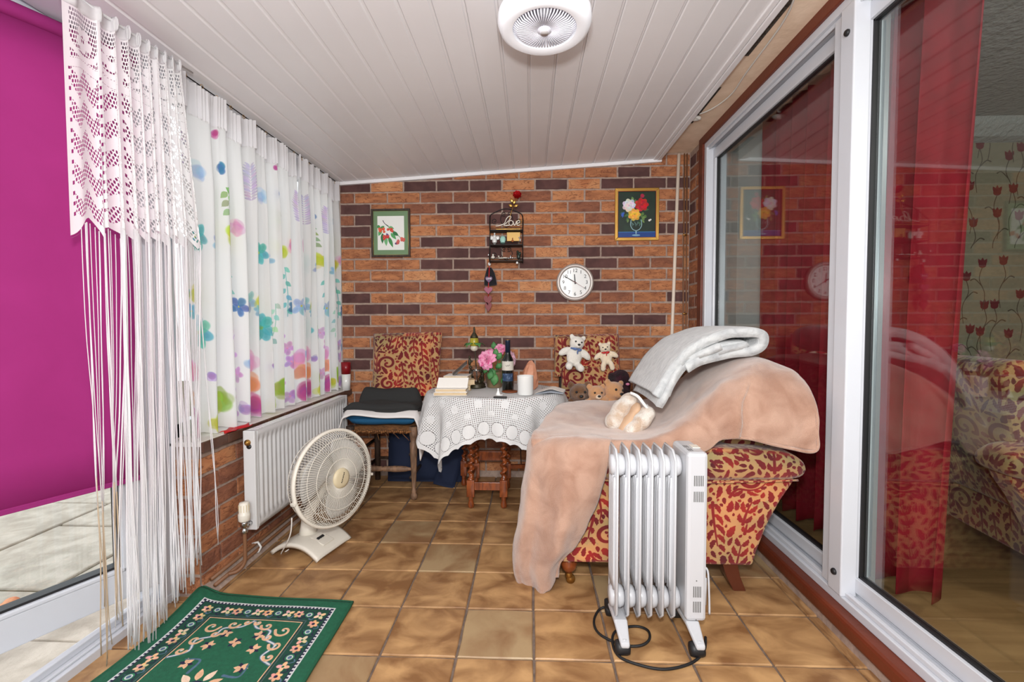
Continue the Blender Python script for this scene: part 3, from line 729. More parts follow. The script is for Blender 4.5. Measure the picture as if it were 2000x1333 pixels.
# left dwarf wall under the window
SZ = .585
wall_left = tag(mk('wall_left', *join(bx(-1.46, XL, 1.665, YB + .02, -.02, SZ), bx(-1.46, -1.36, 1.665, YB + .02, SZ, SZ + .001)), mortar, smooth=False), kind='structure')
for k in range(0, 8):
    z = .045 + k * .0764
    if z > SZ - .02: break
    y = 1.667 - (.11 if k % 2 else 0)
    while y < YB - .03:
        a, b = max(y, 1.667), min(y + .224, YB); y += .224
        if b - a > .04: put_brick(wall_left, Matrix.Translation((XL + .002, (a + b) / 2, z)) @ Matrix.Rotation(pi / 2, 4, 'Z'), rb.choice('AABBBAAD'), (b - a - .01) / .212)
    put_brick(wall_left, Matrix.Translation(((-1.365 + XL) / 2 + .003, 1.667, z)), 'B' if k in (2, 4) else rb.choice('AAD'), .088 / .212)
# walls closing the room behind the camera, painted
tag(box('wall_front', -1.6, 1.3, -1.5, -1.4, -.02, 2.4, greyplas, bevel=0), kind='structure')
tag(mk('wall_left.001', *join(bx(-1.46, -1.36, -1.45, .55, -.02, 2.3)), greyplas, smooth=False), kind='structure')
# ceiling
def zc(x): return 2.014 + (x + 1.281) * (2.134 - 2.014) / (.849 + 1.281)
V = [(-1.50, -1.5, zc(-1.5) + .012), (.86, -1.5, zc(.86) + .012), (.86, YB + .1, zc(.86) + .012), (-1.50, YB + .1, zc(-1.5) + .012)]
V += [(x, y, z + .04) for x, y, z in V]
ceil = mk('ceiling', V, [(0, 1, 2, 3), (7, 6, 5, 4), (0, 4, 5, 1), (1, 5, 6, 2), (2, 6, 7, 3), (3, 7, 4, 0)], boardM, smooth=False); tag(ceil, kind='structure')
BW = .1045; sl = atan2(.12, 2.13)
def board_mesh():
    w = BW / 2; pr = [(-w + .002, .012), (-w + .002, .004), (-w + .006, 0), (w - .010, 0), (w - .006, .005), (w + .001, .006), (w + .001, .012)]
    n = len(pr); V = [(x, -1.45, z) for x, z in pr] + [(x, YB, z) for x, z in pr]
    return V, [(i, i + 1, i + 1 + n, i + n) for i in range(n - 1)] + [tuple(range(n)), tuple(range(2 * n - 1, n - 1, -1))]
me = bpy.data.meshes.new('board'); me.from_pydata(*[board_mesh()[0], [], board_mesh()[1]]); me.materials.append(boardM)
for k in range(-13, 8):
    x = (k + .5) * BW; o = bpy.data.objects.new('board', me); COL.objects.link(o); o.parent = ceil
    o.location = (x, 0, zc(x)); o.rotation_euler = (0, -sl, 0)
tr = mk('trim_1', *tf(bx(-1.30, .87, YB - .028, YB + .005, -.02, .004), Matrix.Translation((0, 0, zc(0))) @ Matrix.Rotation(-sl, 4, 'Y')), boardM, smooth=False, bevel=.003); tag(tr, kind='structure')
tag(mk('trim_2', *join(bx(.836, .862, -1.45, YB, zc(.85) - .012, zc(.85) + .03), bx(.812, .834, -1.45, YB, zc(.83) - .008, zc(.83) + .01)), boardM, smooth=False, bevel=.003), kind='structure')
# beige soffit strip with its openings, right of the boards
ZS = 2.178
soff = tag(box('ceiling.001', .862, 1.5, -1.45, YB, ZS, ZS + .1, plaster, bevel=0), kind='structure')
def onZ2(x, y, Z): return pz(x, y, Z)
for (a, b) in (((1452, 108), (1545, 0)), ((1345, 240), (1405, 170)), ((1292, 301), (1324, 270))):
    p, q = onZ2(*a, ZS), onZ2(*b, ZS); x0 = (p.x + q.x) / 2
    box('vent_strip', x0 - .015, x0 + .015, q.y, p.y, ZS - .004, ZS + .004, ventM, soff, bevel=.001)
# upper timber surround, cill and white frame of the patio door
Y0, Y1, YM0, YM1 = -.9, 2.84, 1.56, 1.67
door1 = tag(bpy.data.objects.new('door_1', None), kind='structure'); COL.objects.link(door1)
FX = 1.056
mk('timber_surround', *join(bx(FX - .012, FX + .1, Y0, Y1 + .06, 2.133, ZS + .01), bx(FX - .012, FX + .1, Y1, Y1 + .062, .1, 2.14)), redwood, door1, smooth=False, bevel=.003)
mk('timber_cill', *join(bx(FX - .045, FX + .09, Y0, Y1 + .06, .035, .088)), redwood, door1, smooth=False, bevel=.012)
mk('cill_mortar', *join(bx(XR - .004, FX + .05, Y0, Y1 + .06, -.005, .04)), mortar, door1, smooth=False, bevel=.002)
# outer frame: tracks top and bottom, jambs
def railbox(z0, z1, x0=FX): return bx(x0, FX + .12, Y0, Y1, z0, z1)
mk('outer_frame', *join(bx(FX, FX + .12, Y0, Y1, .088, .118), bx(FX + .012, FX + .028, Y0, Y1, .118, .134), bx(FX + .055, FX + .062, Y0, Y1, .118, .128),
    bx(FX, FX + .12, Y0, Y1, 2.103, 2.135), bx(FX + .012, FX + .02, Y0, Y1, 2.088, 2.103), bx(FX, FX + .12, Y1 - .034, Y1, .118, 2.103), bx(FX, FX + .12, Y0, Y0 + .04, .118, 2.103)), upvc, door1, smooth=False, bevel=.003)
def sash(y0, y1, x, nm, mz=(.134, 2.088), st0=.055, st1=.055):
    s = mk('sash_frame', *join(bx(x, x + .045, y0, y1, mz[0], mz[0] + .05), bx(x, x + .045, y0, y1, mz[1] - .055, mz[1]), bx(x, x + .045, y0, y0 + st0, mz[0] + .05, mz[1] - .055), bx(x, x + .045, y1 - st1, y1, mz[0] + .05, mz[1] - .055)), upvc, door1, smooth=False, bevel=.004)
    mk('gasket', *join(bx(x + .012, x + .034, y0 + st0, y1 - st1, mz[0] + .05, mz[0] + .057), bx(x + .012, x + .034, y0 + st0, y1 - st1, mz[1] - .062, mz[1] - .055), bx(x + .012, x + .034, y0 + st0, y0 + st0 + .006, mz[0] + .05, mz[1] - .055), bx(x + .012, x + .034, y1 - st1 - .006, y1 - st1, mz[0] + .05, mz[1] - .055)), blackP, door1, smooth=False)
    box('glass_pane', x + .020, x + .024, y0 + st0 + .004, y1 - st1 - .004, mz[0] + .054, mz[1] - .058, glassM, door1, bevel=0)
sash(YM0 + .035, Y1 - .03, FX + .040, 'far', st0=.07, st1=.03); sash(Y0 + .03, YM0 + .001, FX + .045, 'near', st0=.06, st1=.003)
mk('jamb_profile', *join(bx(FX + .052, FX + .115, YM0 + .002, YM0 + .012, .12, 2.1), bx(FX + .07, FX + .076, YM0 - .006, YM0 + .002, .19, 2.03), bx(FX + .095, FX + .10, YM0 - .006, YM0 + .002, .19, 2.03)), mat('grey_aluminium', c(176, 178, 182), .3, metal=.5), door1, smooth=False)
mk('mullion', *join(bx(FX - .004, FX + .05, YM0 - .005, YM0 + .062, .118, 2.103), bx(FX + .006, FX + .05, YM0 + .062, YM1, .125, 2.095)), upvc, door1, smooth=False, bevel=.004)
for z in (1.98 + .03, .19):
    mk('stopper', *tf(lathe([(.0, -.002), (.011, 0), (.011, .006), (.008, .010), (0, .010)], 16), TR((FX - .003, YM0 + .026, z), ry=-pi / 2)), blackP, door1)
# corner reveal and living-room shell beyond the glass
tag(mk('wall_right.001', *join(bx(1.18, 1.36, 2.66, 2.9, -.02, 2.4)), greyplas, smooth=False, bevel=.002), kind='structure')
tag(box('wall_right.002', 1.062, 1.3, -1.45, Y0, -.02, 2.4, greyplas, bevel=0), kind='structure')
tag(box('floor.001', 1.19, 5.2, -1.5, 3.5, -.06, .06, lamfloor, bevel=0), kind='structure')
V, Fc, U = grid(lambda u, v: (1.2 + 4 * u, 3.3, .06 + 2.4 * v), 1, 1)
tag(mk('wall_back.001', V, Fc, wallpap, uvs=[(u * 3.3, v * 1.6) for u, v in U], smooth=False, solid=.02), kind='structure')
tag(box('wall_right.003', 5.1, 5.2, -1.5, 3.3, -.02, 2.5, greyplas, bevel=0), kind='structure')
tag(box('wall_front.001', 1.2, 5.2, -1.6, -1.5, -.02, 2.5, greyplas, bevel=0), kind='structure')
tag(box('ceiling.002', 1.19, 5.2, -1.5, 3.35, 2.40, 2.46, livceil, bevel=0), kind='structure')
tag(mk('trim_3', *prism([(3.29, 2.28), (3.29, 2.41), (3.14, 2.41), (3.17, 2.36), (3.23, 2.30)], 'x', 1.3, 5.1), livceil, smooth=False), kind='structure')
def red_curtain(name, label, ya, yb, nf, seed):
    t = thing(name, label, 'curtain', (1.30, (ya + yb) / 2, .1), group='red curtains behind the sliding door')
    def fn(u, v):
        w = u * nf * 2 * pi + seed; ye = yb - (yb - ya) * u; lean = (.10 - .13 * v) * u ** 3
        return (1.32 + (.035 + .01 * v) * sin(w) + .01 * sin(w * 2.3 + v * 2) + .02 * v * v, ye - lean + .02 * cos(w), 2.36 - 2.255 * v + .015 * sin(w) * v)
    V, Fc, U = grid(fn, 120, 40); mk('fabric', V, Fc, redcurt, t, solid=.002)
    V, Fc, U = grid(lambda u, v: Vector(fn(u, .0 + .02 * v)) + Vector((-.004, 0, .0)), 120, 2); mk('heading_tape', V, Fc, redcurt, t)
red_curtain('red_curtain', 'long plain red curtain behind the sliding door, nearer the brick wall', 2.04, 2.66, 5, 1)
red_curtain('red_curtain', 'long plain red curtain behind the sliding door, nearer the second armchair', 1.53, 1.96, 4, 3)
# window above the dwarf wall
WZ0, WZ1 = SZ + .02, 1.985
win = tag(bpy.data.objects.new('window_1', None), kind='structure'); COL.objects.link(win)
fr = []
for (a, b) in ((1.665, 1.72), (2.12, 2.17), (2.58, 2.63), (3.04, 3.10)): fr.append(bx(-1.43, -1.375, a, b, WZ0, WZ1))
fr += [bx(-1.43, -1.375, 1.665, 3.10, WZ0, WZ0 + .06), bx(-1.43, -1.375, 1.665, 3.10, WZ1 - .06, WZ1 + .08)]
mk('window_frame', *join(*fr), upvc, win, smooth=False, bevel=.004)
for (a, b) in ((1.72, 2.12), (2.17, 2.58), (2.63, 3.04)): box('window_pane', -1.406, -1.402, a, b, WZ0 + .06, WZ1 - .06, glassW, win, bevel=0)
sill = tag(box('trim_4', -1.376, XL + .022, 1.655, YB, SZ, SZ + .018, sillW, bevel=.004), kind='structure')
for i in range(10): a = 1.655 + i * .1445; box('sill_tile', XL + .022, XL + .034, a + .001, min(a + .1435, YB), SZ - .022, SZ + .018, silltile, sill, bevel=.004)
tag(box('trim_5', -1.46, -1.345, .5, YB, 1.985, 2.07, upvc, bevel=.003), kind='structure')
# skirting mortar fillet and pipe run along the left and back walls
tag(mk('baseboard_left', *prism([(XL, -.005), (XL + .045, -.005), (XL + .02, .02), (XL, .05)], 'y', 1.67, YB), mortar, smooth=False), kind='structure')
tag(mk('baseboard_back', *prism([(YB - .03, -.005), (YB, -.005), (YB, .035)], 'x', XL, 1.05), mortar, smooth=False), kind='structure')

# ================================================================== GARDEN DOOR, left
HX, HY = -1.37, 1.60; DV = Vector((-.416, -.909, 0)); NV = Vector((.909, -.416, 0))
def dl(t, n, z): p = Vector((HX, HY, 0)) + DV * t + NV * n; return (p.x, p.y, z)
def dbox(t0, t1, n0, n1, z0, z1):
    v = [dl(t, n, z) for z in (z0, z1) for n in (n0, n1) for t in (t0, t1)]; return v, bx(0, 1, 0, 1, 0, 1)[1]
door2 = tag(bpy.data.objects.new('door_2', None), kind='structure'); COL.objects.link(door2)
recalc(mk('door_leaf', *join(dbox(.0, .10, -.06, 0, .09, 2.02), dbox(.75, .85, -.06, 0, .09, 2.02), dbox(.10, .75, -.06, 0, .09, .19), dbox(.10, .75, -.06, 0, 1.93, 2.02),
    dbox(.10, .115, -.06, .004, .19, 1.93), dbox(.1, .75, -.06, .004, .19, .205)), upvc, door2, smooth=False, bevel=.004))
recalc(mk('gasket', *join(dbox(.115, .121, -.05, -.01, .205, 1.93), dbox(.115, .75, -.05, -.01, .205, .213)), blackP, door2, smooth=False))
recalc(mk('glass_pane', *dbox(.12, .75, -.032, -.028, .21, 1.93), glassW, door2, smooth=False))
tag(mk('door_3', *join(bx(-1.46, -1.365, 1.605, 1.664, 0, 2.0), bx(-1.40, -1.352, 1.655, 1.668, 0, 2.0), bx(-1.46, -1.36, .5, .56, 0, 2.0)), upvc, smooth=False, bevel=.004), kind='structure')
tag(mk('trim_6', *join(bx(-1.46, -1.362, .5, 1.66, -.01, .028), bx(-1.425, -1.405, .5, 1.66, .028, .05), bx(-1.385, -1.378, .5, 1.66, .028, .036)), upvc, smooth=False, bevel=.003), kind='structure')
bl = thing('roller_blind', 'magenta roller blind pulled down over the open garden door glass', 'blind', Vector(dl(.4, .03, .51)))
def bf(u, v):
    t = .055 + .73 * u; return dl(t, .03 + .002 * sin(u * 17 + v * 3) , .51 + 1.43 * v)
V, Fc, U = grid(bf, 24, 10); mk('blind_fabric', V, Fc, blindM, bl, solid=.0015)
recalc(mk('hem_bar', *dbox(.055, .785, .026, .035, .505, .522), blindM, bl, smooth=False, bevel=.002))
mk('roller', *tube([dl(.045, .03, 1.955), dl(.79, .03, 1.955)], .022, 16), blindM, bl)
mk('pull_chain', *tube([dl(.05, .05, 1.93), dl(.05, .05, 1.2), dl(.05, .052, .62)], .0018, 6), metalW, bl)
# ground outside
gr = tag(box('floor.002', -9, -1.46, -3, 9, -.16, -.10, gapM, bevel=0), kind='structure')
rp = random.Random(9)
for i in range(5):
    for j in range(7):
        x1 = -1.47 - i * .61; y0 = -.9 + j * .61 + (.3 if i % 2 else 0)
        if i > 2 and j > 4: continue
        box('paving_slab', x1 - .595, x1, y0, y0 + .595, -.12, -.088 + rp.uniform(-.004, .004), patio, gr, bevel=.008)
tr_ = thing('terracotta_pot', 'crinkled peach terracotta lump on the paving outside the garden door', 'ornament', pz(10, 1205, -.085))
blob('body', [((pz(0 + i * 11, 1200 - (i % 3) * 9, -.06) + Vector((0, 0, .0)))[:], (.03, .03, .03)) for i in range(6)], terrac, tr_, vox=.008, smooth_it=2)

# ================================================================== CURTAINS on the left
def curtain(name, label, y0, y1, ztop, zbot, nf, seed, uoff, uw, group=None, x=-1.300):
    cu = thing(name, label, 'curtain', (x, (y0 + y1) / 2, zbot), group=group)
    r = random.Random(seed); ph = [r.uniform(0, 6.28) for _ in range(6)]
    def fold(u, v):
        a = .012 + .020 * min(1, v * 3.5)
        w = u * nf * 2 * pi + ph[0] + 1.1 * sin(u * 5 + ph[1]) * (1 if v > .1 else 1)
        return a * (sin(w) + .35 * sin(w * 2 + ph[2] + v)) + .006 * sin(w * .37 + v * 4 + ph[3])
    def fn(u, v):   # v 0 top .. 1 bottom
        w = u * nf * 2 * pi + ph[0]
        y = y0 + (y1 - y0) * u + .014 * cos(w + .7) * min(1, v * 3)
        f = fold(u, v)
        return (x + f, y, ztop + .01 * sin(w * .5) * (1 - v) + (zbot - ztop + .006 * sin(w + 1)) * v)
    V, Fc, U = grid(fn, 190, 46); hv = .085
    keep = [f for f in Fc if U[f[0]][1] >= hv]
    mk('fabric', V, keep, floralM, cu, uvs=[(uoff + u * uw, 1 - v) for u, v in U])
    def hf(u, v):
        w = u * nf * 2 * pi + ph[0]; p = Vector(fn(u, v * hv * 1.08)); pl = .0062 * sin(u * 330) + .004 * sin(u * 61 + 1)
        return (p.x + pl + .003 * (1 - v), p.y, p.z + .002 * sin(u * 330 + 1) * (1 - v))
    V, Fc, U = grid(hf, 640, 6); mk('pleated_heading', V, Fc, headM, cu)
    return cu
G = 'floral curtains along the window'
curtain('window_curtain', 'white watercolour-flower curtain with pleated heading, beside the lace curtain', 1.665, 2.50, 1.985, .613, 8, 3, 0, .66)
curtain('window_curtain', 'white watercolour-flower curtain reaching the brick back wall', 2.535, 3.065, 1.995, .613, 6.5, 8, .25, .7)
rail = thing('curtain_wire', 'thin dark curtain wire along the top of the window', 'curtain rail', (-1.30, 2.4, 1.99))
mk('wire', *tube([(-1.30, 1.62, 1.99), (-1.30, 2.0, 1.997), (-1.30, 2.5, 2.002), (-1.30, 3.09, 2.006)], .0025, 6), ironM, rail)
for i in range(16):
    y = 1.7 + i * .088; mk('hook', *tube([(-1.298, y + .008 * cos(a), 1.993 + .008 * sin(a)) for a in np.linspace(0, 2 * pi, 9)], .0011, 5), goldM, rail)
# lace string curtain by the door
lc = thing('lace_curtain', 'white gathered lace string curtain hanging beside the garden door', 'curtain', (-1.24, 1.42, .1))
LY0, LY1 = 1.19, 1.60
def lf(u, v):
    e = u ** .8; y = LY0 + (LY1 - LY0) * e
    if u < .18: amp = .006
    else: amp = .012 + .012 * v
    w = 2 * pi * 9.5 * u ** 1.15
    zt = 1.945 + .028 * u
    return (-1.24 + amp * sin(w) + .012 * u * v * 2, y + (.010 + .015 * v) * cos(w * 1.0 + .8) * min(1, u * 4) + .045 * v * max(0, u - .85) / .15, zt - .66 * v + .04 * v * (abs(sin(w * .5))) )
V, Fc, U = grid(lf, 260, 50); mk('lace_panel', V, Fc, laceM, lc, uvs=[(u * 1.0, 1 - v) for u, v in U])
def hf(u, v):
    p = Vector(lf(u, 0)); a = v * 2 * pi; r = .012 + .003 * sin(u * 90)
    return (p.x + r * cos(a) * .6 + .004 * sin(u * 70), p.y, p.z - .012 + .022 * sin(a))
V, Fc, U = grid(hf, 160, 10); mk('rod_pocket', V, Fc, headM, lc)
mk('curtain_rod', *tube([(-1.24, 1.12, 1.94), (-1.24, 1.66, 1.975)], .004, 8), metalW, lc)
SW, SB = [], []; rs = random.Random(17)
CL = [(.03, .15, 1.247, .085), (.1, .16, 1.26, .06), (.20, .12, 1.29, .13), (.33, .1, 1.335, .05), (.42, .1, 1.372, .04), (.5, .12, 1.40, .035), (.6, .1, 1.44, .06), (.66, .1, 1.49, .09), (.76, .1, 1.52, .09), (.84, .1, 1.565, .12), (.93, .08, 1.60, .16), (.99, .06, 1.70, .20), (1.0, .06, 1.72, .17)]
for i in range(135):
    u = rs.random() ** .93; k = min(range(len(CL)), key=lambda q: abs(CL[q][0] - u) + rs.uniform(0, .05)); cl = CL[k]
    if u < .25 and rs.random() < .45: continue
    p = Vector(lf(u, 1)); zb = cl[3] + rs.uniform(-.02, .05) + (rs.random() < .06) * .1
    if cl[3] > .11: zb += .0
    yb = cl[2] + rs.gauss(0, .0045); xb = -1.225 + rs.gauss(0, .005) - (.02 if u < .3 else 0)
    pts = []
    n = 14
    for q in range(n + 1):
        t = q / n; s_ = t * t * (3 - 2 * t)
        pts.append((p.x + (xb - p.x) * t + .003 * sin(t * 14 + i) * t, p.y + (yb - p.y) * s_ + .003 * sin(t * 11 + i * 2) * t, p.z + .01 - (p.z + .01 - zb) * t))
    pts[-1] = (pts[-1][0] + rs.uniform(-.004, .004), pts[-1][1] + rs.uniform(-.004, .004), pts[-1][2] + .004)
    r = rs.uniform(.0011, .0021)
    if u < .22: SW.append(tube(pts[:10], r * .9, 5)); SB.append(tube(pts[9:], r * .9, 5))
    else: SW.append(tube(pts, r, 5))
mk('fringe', *join(*SW), stringM, lc, kind='stuff'); mk('fringe_end', *join(*SB), stringB, lc, kind='stuff', label='soiled beige lower fringe strings')
pot = thing('plant_pot', 'dark red over white pot standing at the far end of the window sill', 'pot', (-1.245, 3.02, SZ + .018))
mk('white_pot', *lathe([(.026, 0), (.030, .11), (.028, .11)], 20, -1.245, 3.02, SZ + .018), china, pot)
mk('red_top', *lathe([(.030, .11), (.032, .19), (.024, .19), (.022, .12)], 20, -1.245, 3.02, SZ + .018), redM, pot)
V, Fc, U = grid(lambda u, v: (-1.275 + .04 * u + .01 * sin(v * 9), 1.80 + .16 * v + .01 * sin(u * 6), SZ + .022 + .004 * sin(u * 8 + v * 5)), 10, 12)
mk('red_cloth', V, Fc, redribbon, solid=.002, label='small red cloth lying flat on the sill beneath the curtains', cat='cloth')
#PART2
# ================================================================== RADIATOR on the left wall
ra = thing('wall_radiator', 'white ribbed panel radiator mounted on the brick wall below the window', 'radiator', (-1.18, 2.33, .19))
RY0, RY1, RZ0, RZ1, RXB, RXF = 1.85, 2.82, .185, .598, -1.205, -1.160
def rf(u, v):
    nr = 27; y = RY0 + .02 + (RY1 - RY0 - .04) * u; q = u * nr % 1; e = min(v, 1 - v)
    k = max(0, min(1, (e - .085) / .03)); s_ = max(0, min(1, (abs(q - .5) - .18) / .12)); return (RXF - .007 * (1 - s_) * k + .0, y, RZ0 + (RZ1 - RZ0) * v)
V, Fc, U = grid(rf, 27 * 8, 24); mk('front_panel', V, Fc, metalW, ra, solid=.002)
box('back_panel', RXB, RXB + .012, RY0 + .01, RY1 - .01, RZ0 + .01, RZ1 - .02, metalW, ra)
for y in (RY0, RY1 - .016): box('end_cover', RXB - .004, RXF + .002, y, y + .018, RZ0 - .006, RZ1 + .004, metalW, ra, bevel=.003)
tg = [bx(RXB, RXF, RY0 + .01, RY1 - .01, RZ1 - .002, RZ1 + .004)] + [bx(RXB + .008, RXF - .006, RY0 + .02 + i * .02, RY0 + .032 + i * .02, RZ1 + .004, RZ1 + .0055) for i in range(46)]
mk('top_grille', *join(*tg), metalW, ra, smooth=False)
mk('bleed_valve', *tf(lathe([(.006, 0), (.013, .002), (.013, .007), (.008, .008), (.008, .014), (.004, .015), (0, .015)], 16), TR((RXB + .018, RY0 + .001, RZ1 - .045), rx=pi / 2)), brass, ra, label='brass bleed valve')
mk('valve_recess', *tf(lathe([(.011, 0), (.011, .0012), (0, .0012)], 16), TR((RXB + .022, RY0 + .0002, RZ1 - .062), rx=pi / 2)), blackP, ra)
vx, vy = -1.185, 1.81
v_ = mk('thermostatic_valve', *lathe([(.018, .235), (.022, .24), (.023, .262), (.0225, .266), (.020, .27), (.0185, .31), (.016, .314), (0, .315)], 24, vx, vy), creamP, ra, label='cream thermostatic valve head')
for i in range(12):
    a = i * pi / 6; mk('slot', *tf(bx(-.0012, .0012, -.0015, .0015, .276, .305), TR((vx + .0186 * cos(a), vy + .0186 * sin(a), 0), rz=a + pi / 2)), creamH, v_, smooth=False)
mk('valve_body', *join(lathe([(.012, .185), (.013, .19), (.013, .2), (.010, .203), (.010, .212), (.015, .214), (.015, .228), (.012, .236)], 16, vx, vy), tube([(vx, vy, .206), (vx + .002, RY0 + .01, .212)], .009, 12)), chrome, ra)
mk('feed_pipe', *tube(spline([(vx, vy, .19), (vx, vy, .10), (vx - .002, vy - .004, .06), (vx - .02, vy - .02, .035), (vx - .05, vy - .035, .03)], 6), .0075, 10), copper, ra)
pp = thing('pipe_run', 'brown heating pipes running along the foot of the left brick wall', 'pipe', (-1.24, 2.3, .0))
for z, x in ((.026, -1.238), (.05, -1.252)): mk('pipe', *tube([(x, 1.70, z), (x, 2.3, z + .002), (x, 3.05, z)], .0075, 10), copper, pp)
for y in (1.98, 2.6): mk('pipe_clip', *join(tube([(-1.262, y, .055), (-1.235, y, .062), (-1.222, y, .04), (-1.232, y, .018), (-1.26, y, .016)], .005, 8)), china, pp)

# ================================================================== DESK FAN
fan = thing('desk_fan', 'large cream desk fan standing on the floor in front of the radiator', 'fan', (-1.028, 2.065, 0))
MB_ = TR((-1.028, 2.065, 0), rz=radians(-15.3))
def basef(u, v):
    a, b = u * 2 - 1, v * 2 - 1
    x, y = a * .128, b * .115
    z = .010 + .052 * (1 - abs(a) ** 2.2) - .004 * abs(b) ** 6
    return MB_ @ Vector((x, y, z))
V, Fc, U = grid(basef, 20, 20); mk('base', V, Fc, creamP, fan, solid=.018)
mk('control_panel', *tf(bx(.02, .10, -.035, .035, .0, .006), MB_ @ TR((0.01, -.01, .072), ry=.32)), creamP, fan, smooth=False, bevel=.003)
for i in range(4): mk('speed_button', *tf(bx(.046, .058, -.024 + i * .014, -.013 + i * .014, .006, .012), MB_ @ TR((0.01, -.01, .072), ry=.32)), blackP if i < 3 else creamP, fan, smooth=False, bevel=.001)
FC = Vector((-.886, 2.003, .356)); FR = .212
FM = Matrix.Translation(FC) @ Matrix.Rotation(radians(-25), 4, 'Z') @ Matrix.Rotation(radians(-4), 4, 'Y')
def fp(x, r, a): return FM @ Vector((x, r * cos(a), r * sin(a)))
mk('neck', *tube([MB_ @ Vector((-.02, 0, .05)), MB_ @ Vector((-.02, 0, .10)), MB_ @ Vector((-.02, .0, .15)), fp(-.10, .06, -pi / 2), fp(-.11, .02, -pi / 2)], [.046, .034, .026, .026, .03], 18), creamP, fan)
def ax(prof, n=28):   # lathe about the head axis, prof = (radius, x)
    v, f = lathe(prof, n, cap=False); return [FM @ Vector((p[2], p[0], p[1])) for p in v], f
mk('motor_housing', *ax([(0, -.185), (.03, -.183), (.052, -.17), (.060, -.15), (.060, -.09), (.05, -.07), (.02, -.055)]), creamP, fan)
mk('hub_badge', *ax([(0, .052), (.03, .051), (.043, .047), (.045, .041), (.043, .036), (0, .036)]), creamH, fan, label='beige round hub badge')
wr = []
for i in range(7):   # dark dash lettering on the badge
    t = -.021 + i * .007; wr.append(tf(bx(-.0004, .0004, t, t + .0045, -.002 - .001 * (i % 2), .002 + .001 * ((i + 1) % 2)), FM @ Matrix.Translation((.0522, 0, 0)) @ Matrix.Rotation(radians(66), 4, 'X')))
mk('badge_lettering', *join(*wr), blackP, fan, smooth=False)
mk('rim_ring', *ax([(FR, -.012), (FR + .006, -.010), (FR + .007, .004), (FR + .002, .010), (FR - .006, .008), (FR - .006, -.008), (FR, -.012)], 64), creamP, fan)
fw, rw = [], []
for i in range(112):
    a = 2 * pi * i / 112
    P = [fp(.040, .040, a), fp(.046, .08, a + .03), fp(.046, .12, a + .07), fp(.042, .165, a + .11), fp(.032, .192, a + .13), fp(.004, FR - .003, a + .14)]
    fw.append(tube(P, .0010, 4, cap=False))
    if i % 2 == 0:
        P = [fp(-.09, .045, a), fp(-.088, .10, a), fp(-.078, .165, a), fp(-.055, .197, a), fp(-.004, FR - .003, a)]; rw.append(tube(P, .0012, 4, cap=False))
for r_, x_ in ((.085, .0455), (.135, .0455), (.176, .038)): fw.append(tube([fp(x_, r_, a) for a in np.linspace(0, 2 * pi, 49)[:-1]], .0014, 5, closed=True))
for r_, x_ in ((.10, -.088), (.165, -.078), (.197, -.055)): rw.append(tube([fp(x_, r_, a) for a in np.linspace(0, 2 * pi, 49)[:-1]], .0014, 5, closed=True))
mk('front_grille', *join(*fw), creamP, fan); mk('rear_grille', *join(*rw), creamP, fan)
mk('blade_hub', *ax([(0, .03), (.028, .028), (.032, .02), (.032, -.03), (0, -.03)]), bladeM, fan)
for k in range(3):
    def bfn(u, v):
        r = .03 + .148 * v; a = k * 2 * pi / 3 + .5 + (u - .5) * (1.25 + .5 * sin(pi * v)) + .35 * v; return fp(.022 * (u - .5) * -1.6 + .0, r * (1 - .06 * abs(u - .5)), a)
    V, Fc, U = grid(bfn, 10, 8); mk('blade', V, Fc, bladeM, fan, solid=.003)
for sx in (-1, 1): mk('grille_clip', *tf(bx(-.012, .012, -.006, .006, -.008, .008), FM @ Matrix.Rotation(sx * 1.35 - pi / 2 + pi / 2, 4, 'X') @ Matrix.Translation((0, 0, -FR - .008))), creamP, fan, smooth=False, bevel=.002)
mk('tilt_knob', *tf(lathe([(0, -.012), (.016, -.01), (.017, .008), (0, .012)], 16), TR(tuple(fp(-.11, .09, -.9)), rx=pi / 2, rz=.8)), creamP, fan)
mk('power_cord', *tube(spline([px(570, 1012, 1.93), px(568, 1040, 1.93), px(560, 1062, 1.95), px(549, 1083, 2.0), Vector((-1.12, 2.03, .006))], 6), .0028, 8), cabM, fan)

# ================================================================== PILLOW builder
def pillow(w, h, t, M, n=14, pw=4, seed=0):
    V, Fc = [], []
    for sgn in (1, -1):
        b = len(V)
        for j in range(n + 1):
            for i in range(n + 1):
                u, v = i / n * 2 - 1, j / n * 2 - 1
                k = max(0, (1 - abs(u) ** pw) * (1 - abs(v) ** pw)) ** .45
                cr_ = 1 - .05 * (1 - abs(u)) * abs(v) - .0
                x = u * w / 2 * (1 - .05 * (1 - v * v) * 0) * cr_; z = v * h / 2 * (1 - .05 * (1 - abs(v)) * abs(u))
                p = Vector((x, sgn * t / 2 * k, z)); p += mnoise.noise_vector(p * 9 + Vector((seed, 0, 0))) * .008 * (k > 0); V.append(M @ p)
        for j in range(n):
            for i in range(n):
                a = b + j * (n + 1) + i; q = (a, a + 1, a + n + 2, a + n + 1); Fc.append(q if sgn == -1 else q[::-1])
    N = (n + 1) ** 2
    for i in range(n):
        for (a, e) in ((i, i + 1), (n * (n + 1) + i + 1, n * (n + 1) + i), ((i + 1) * (n + 1), i * (n + 1)), (i * (n + 1) + n, (i + 1) * (n + 1) + n)): Fc.append((a, e, N + e, N + a))
    return V, Fc

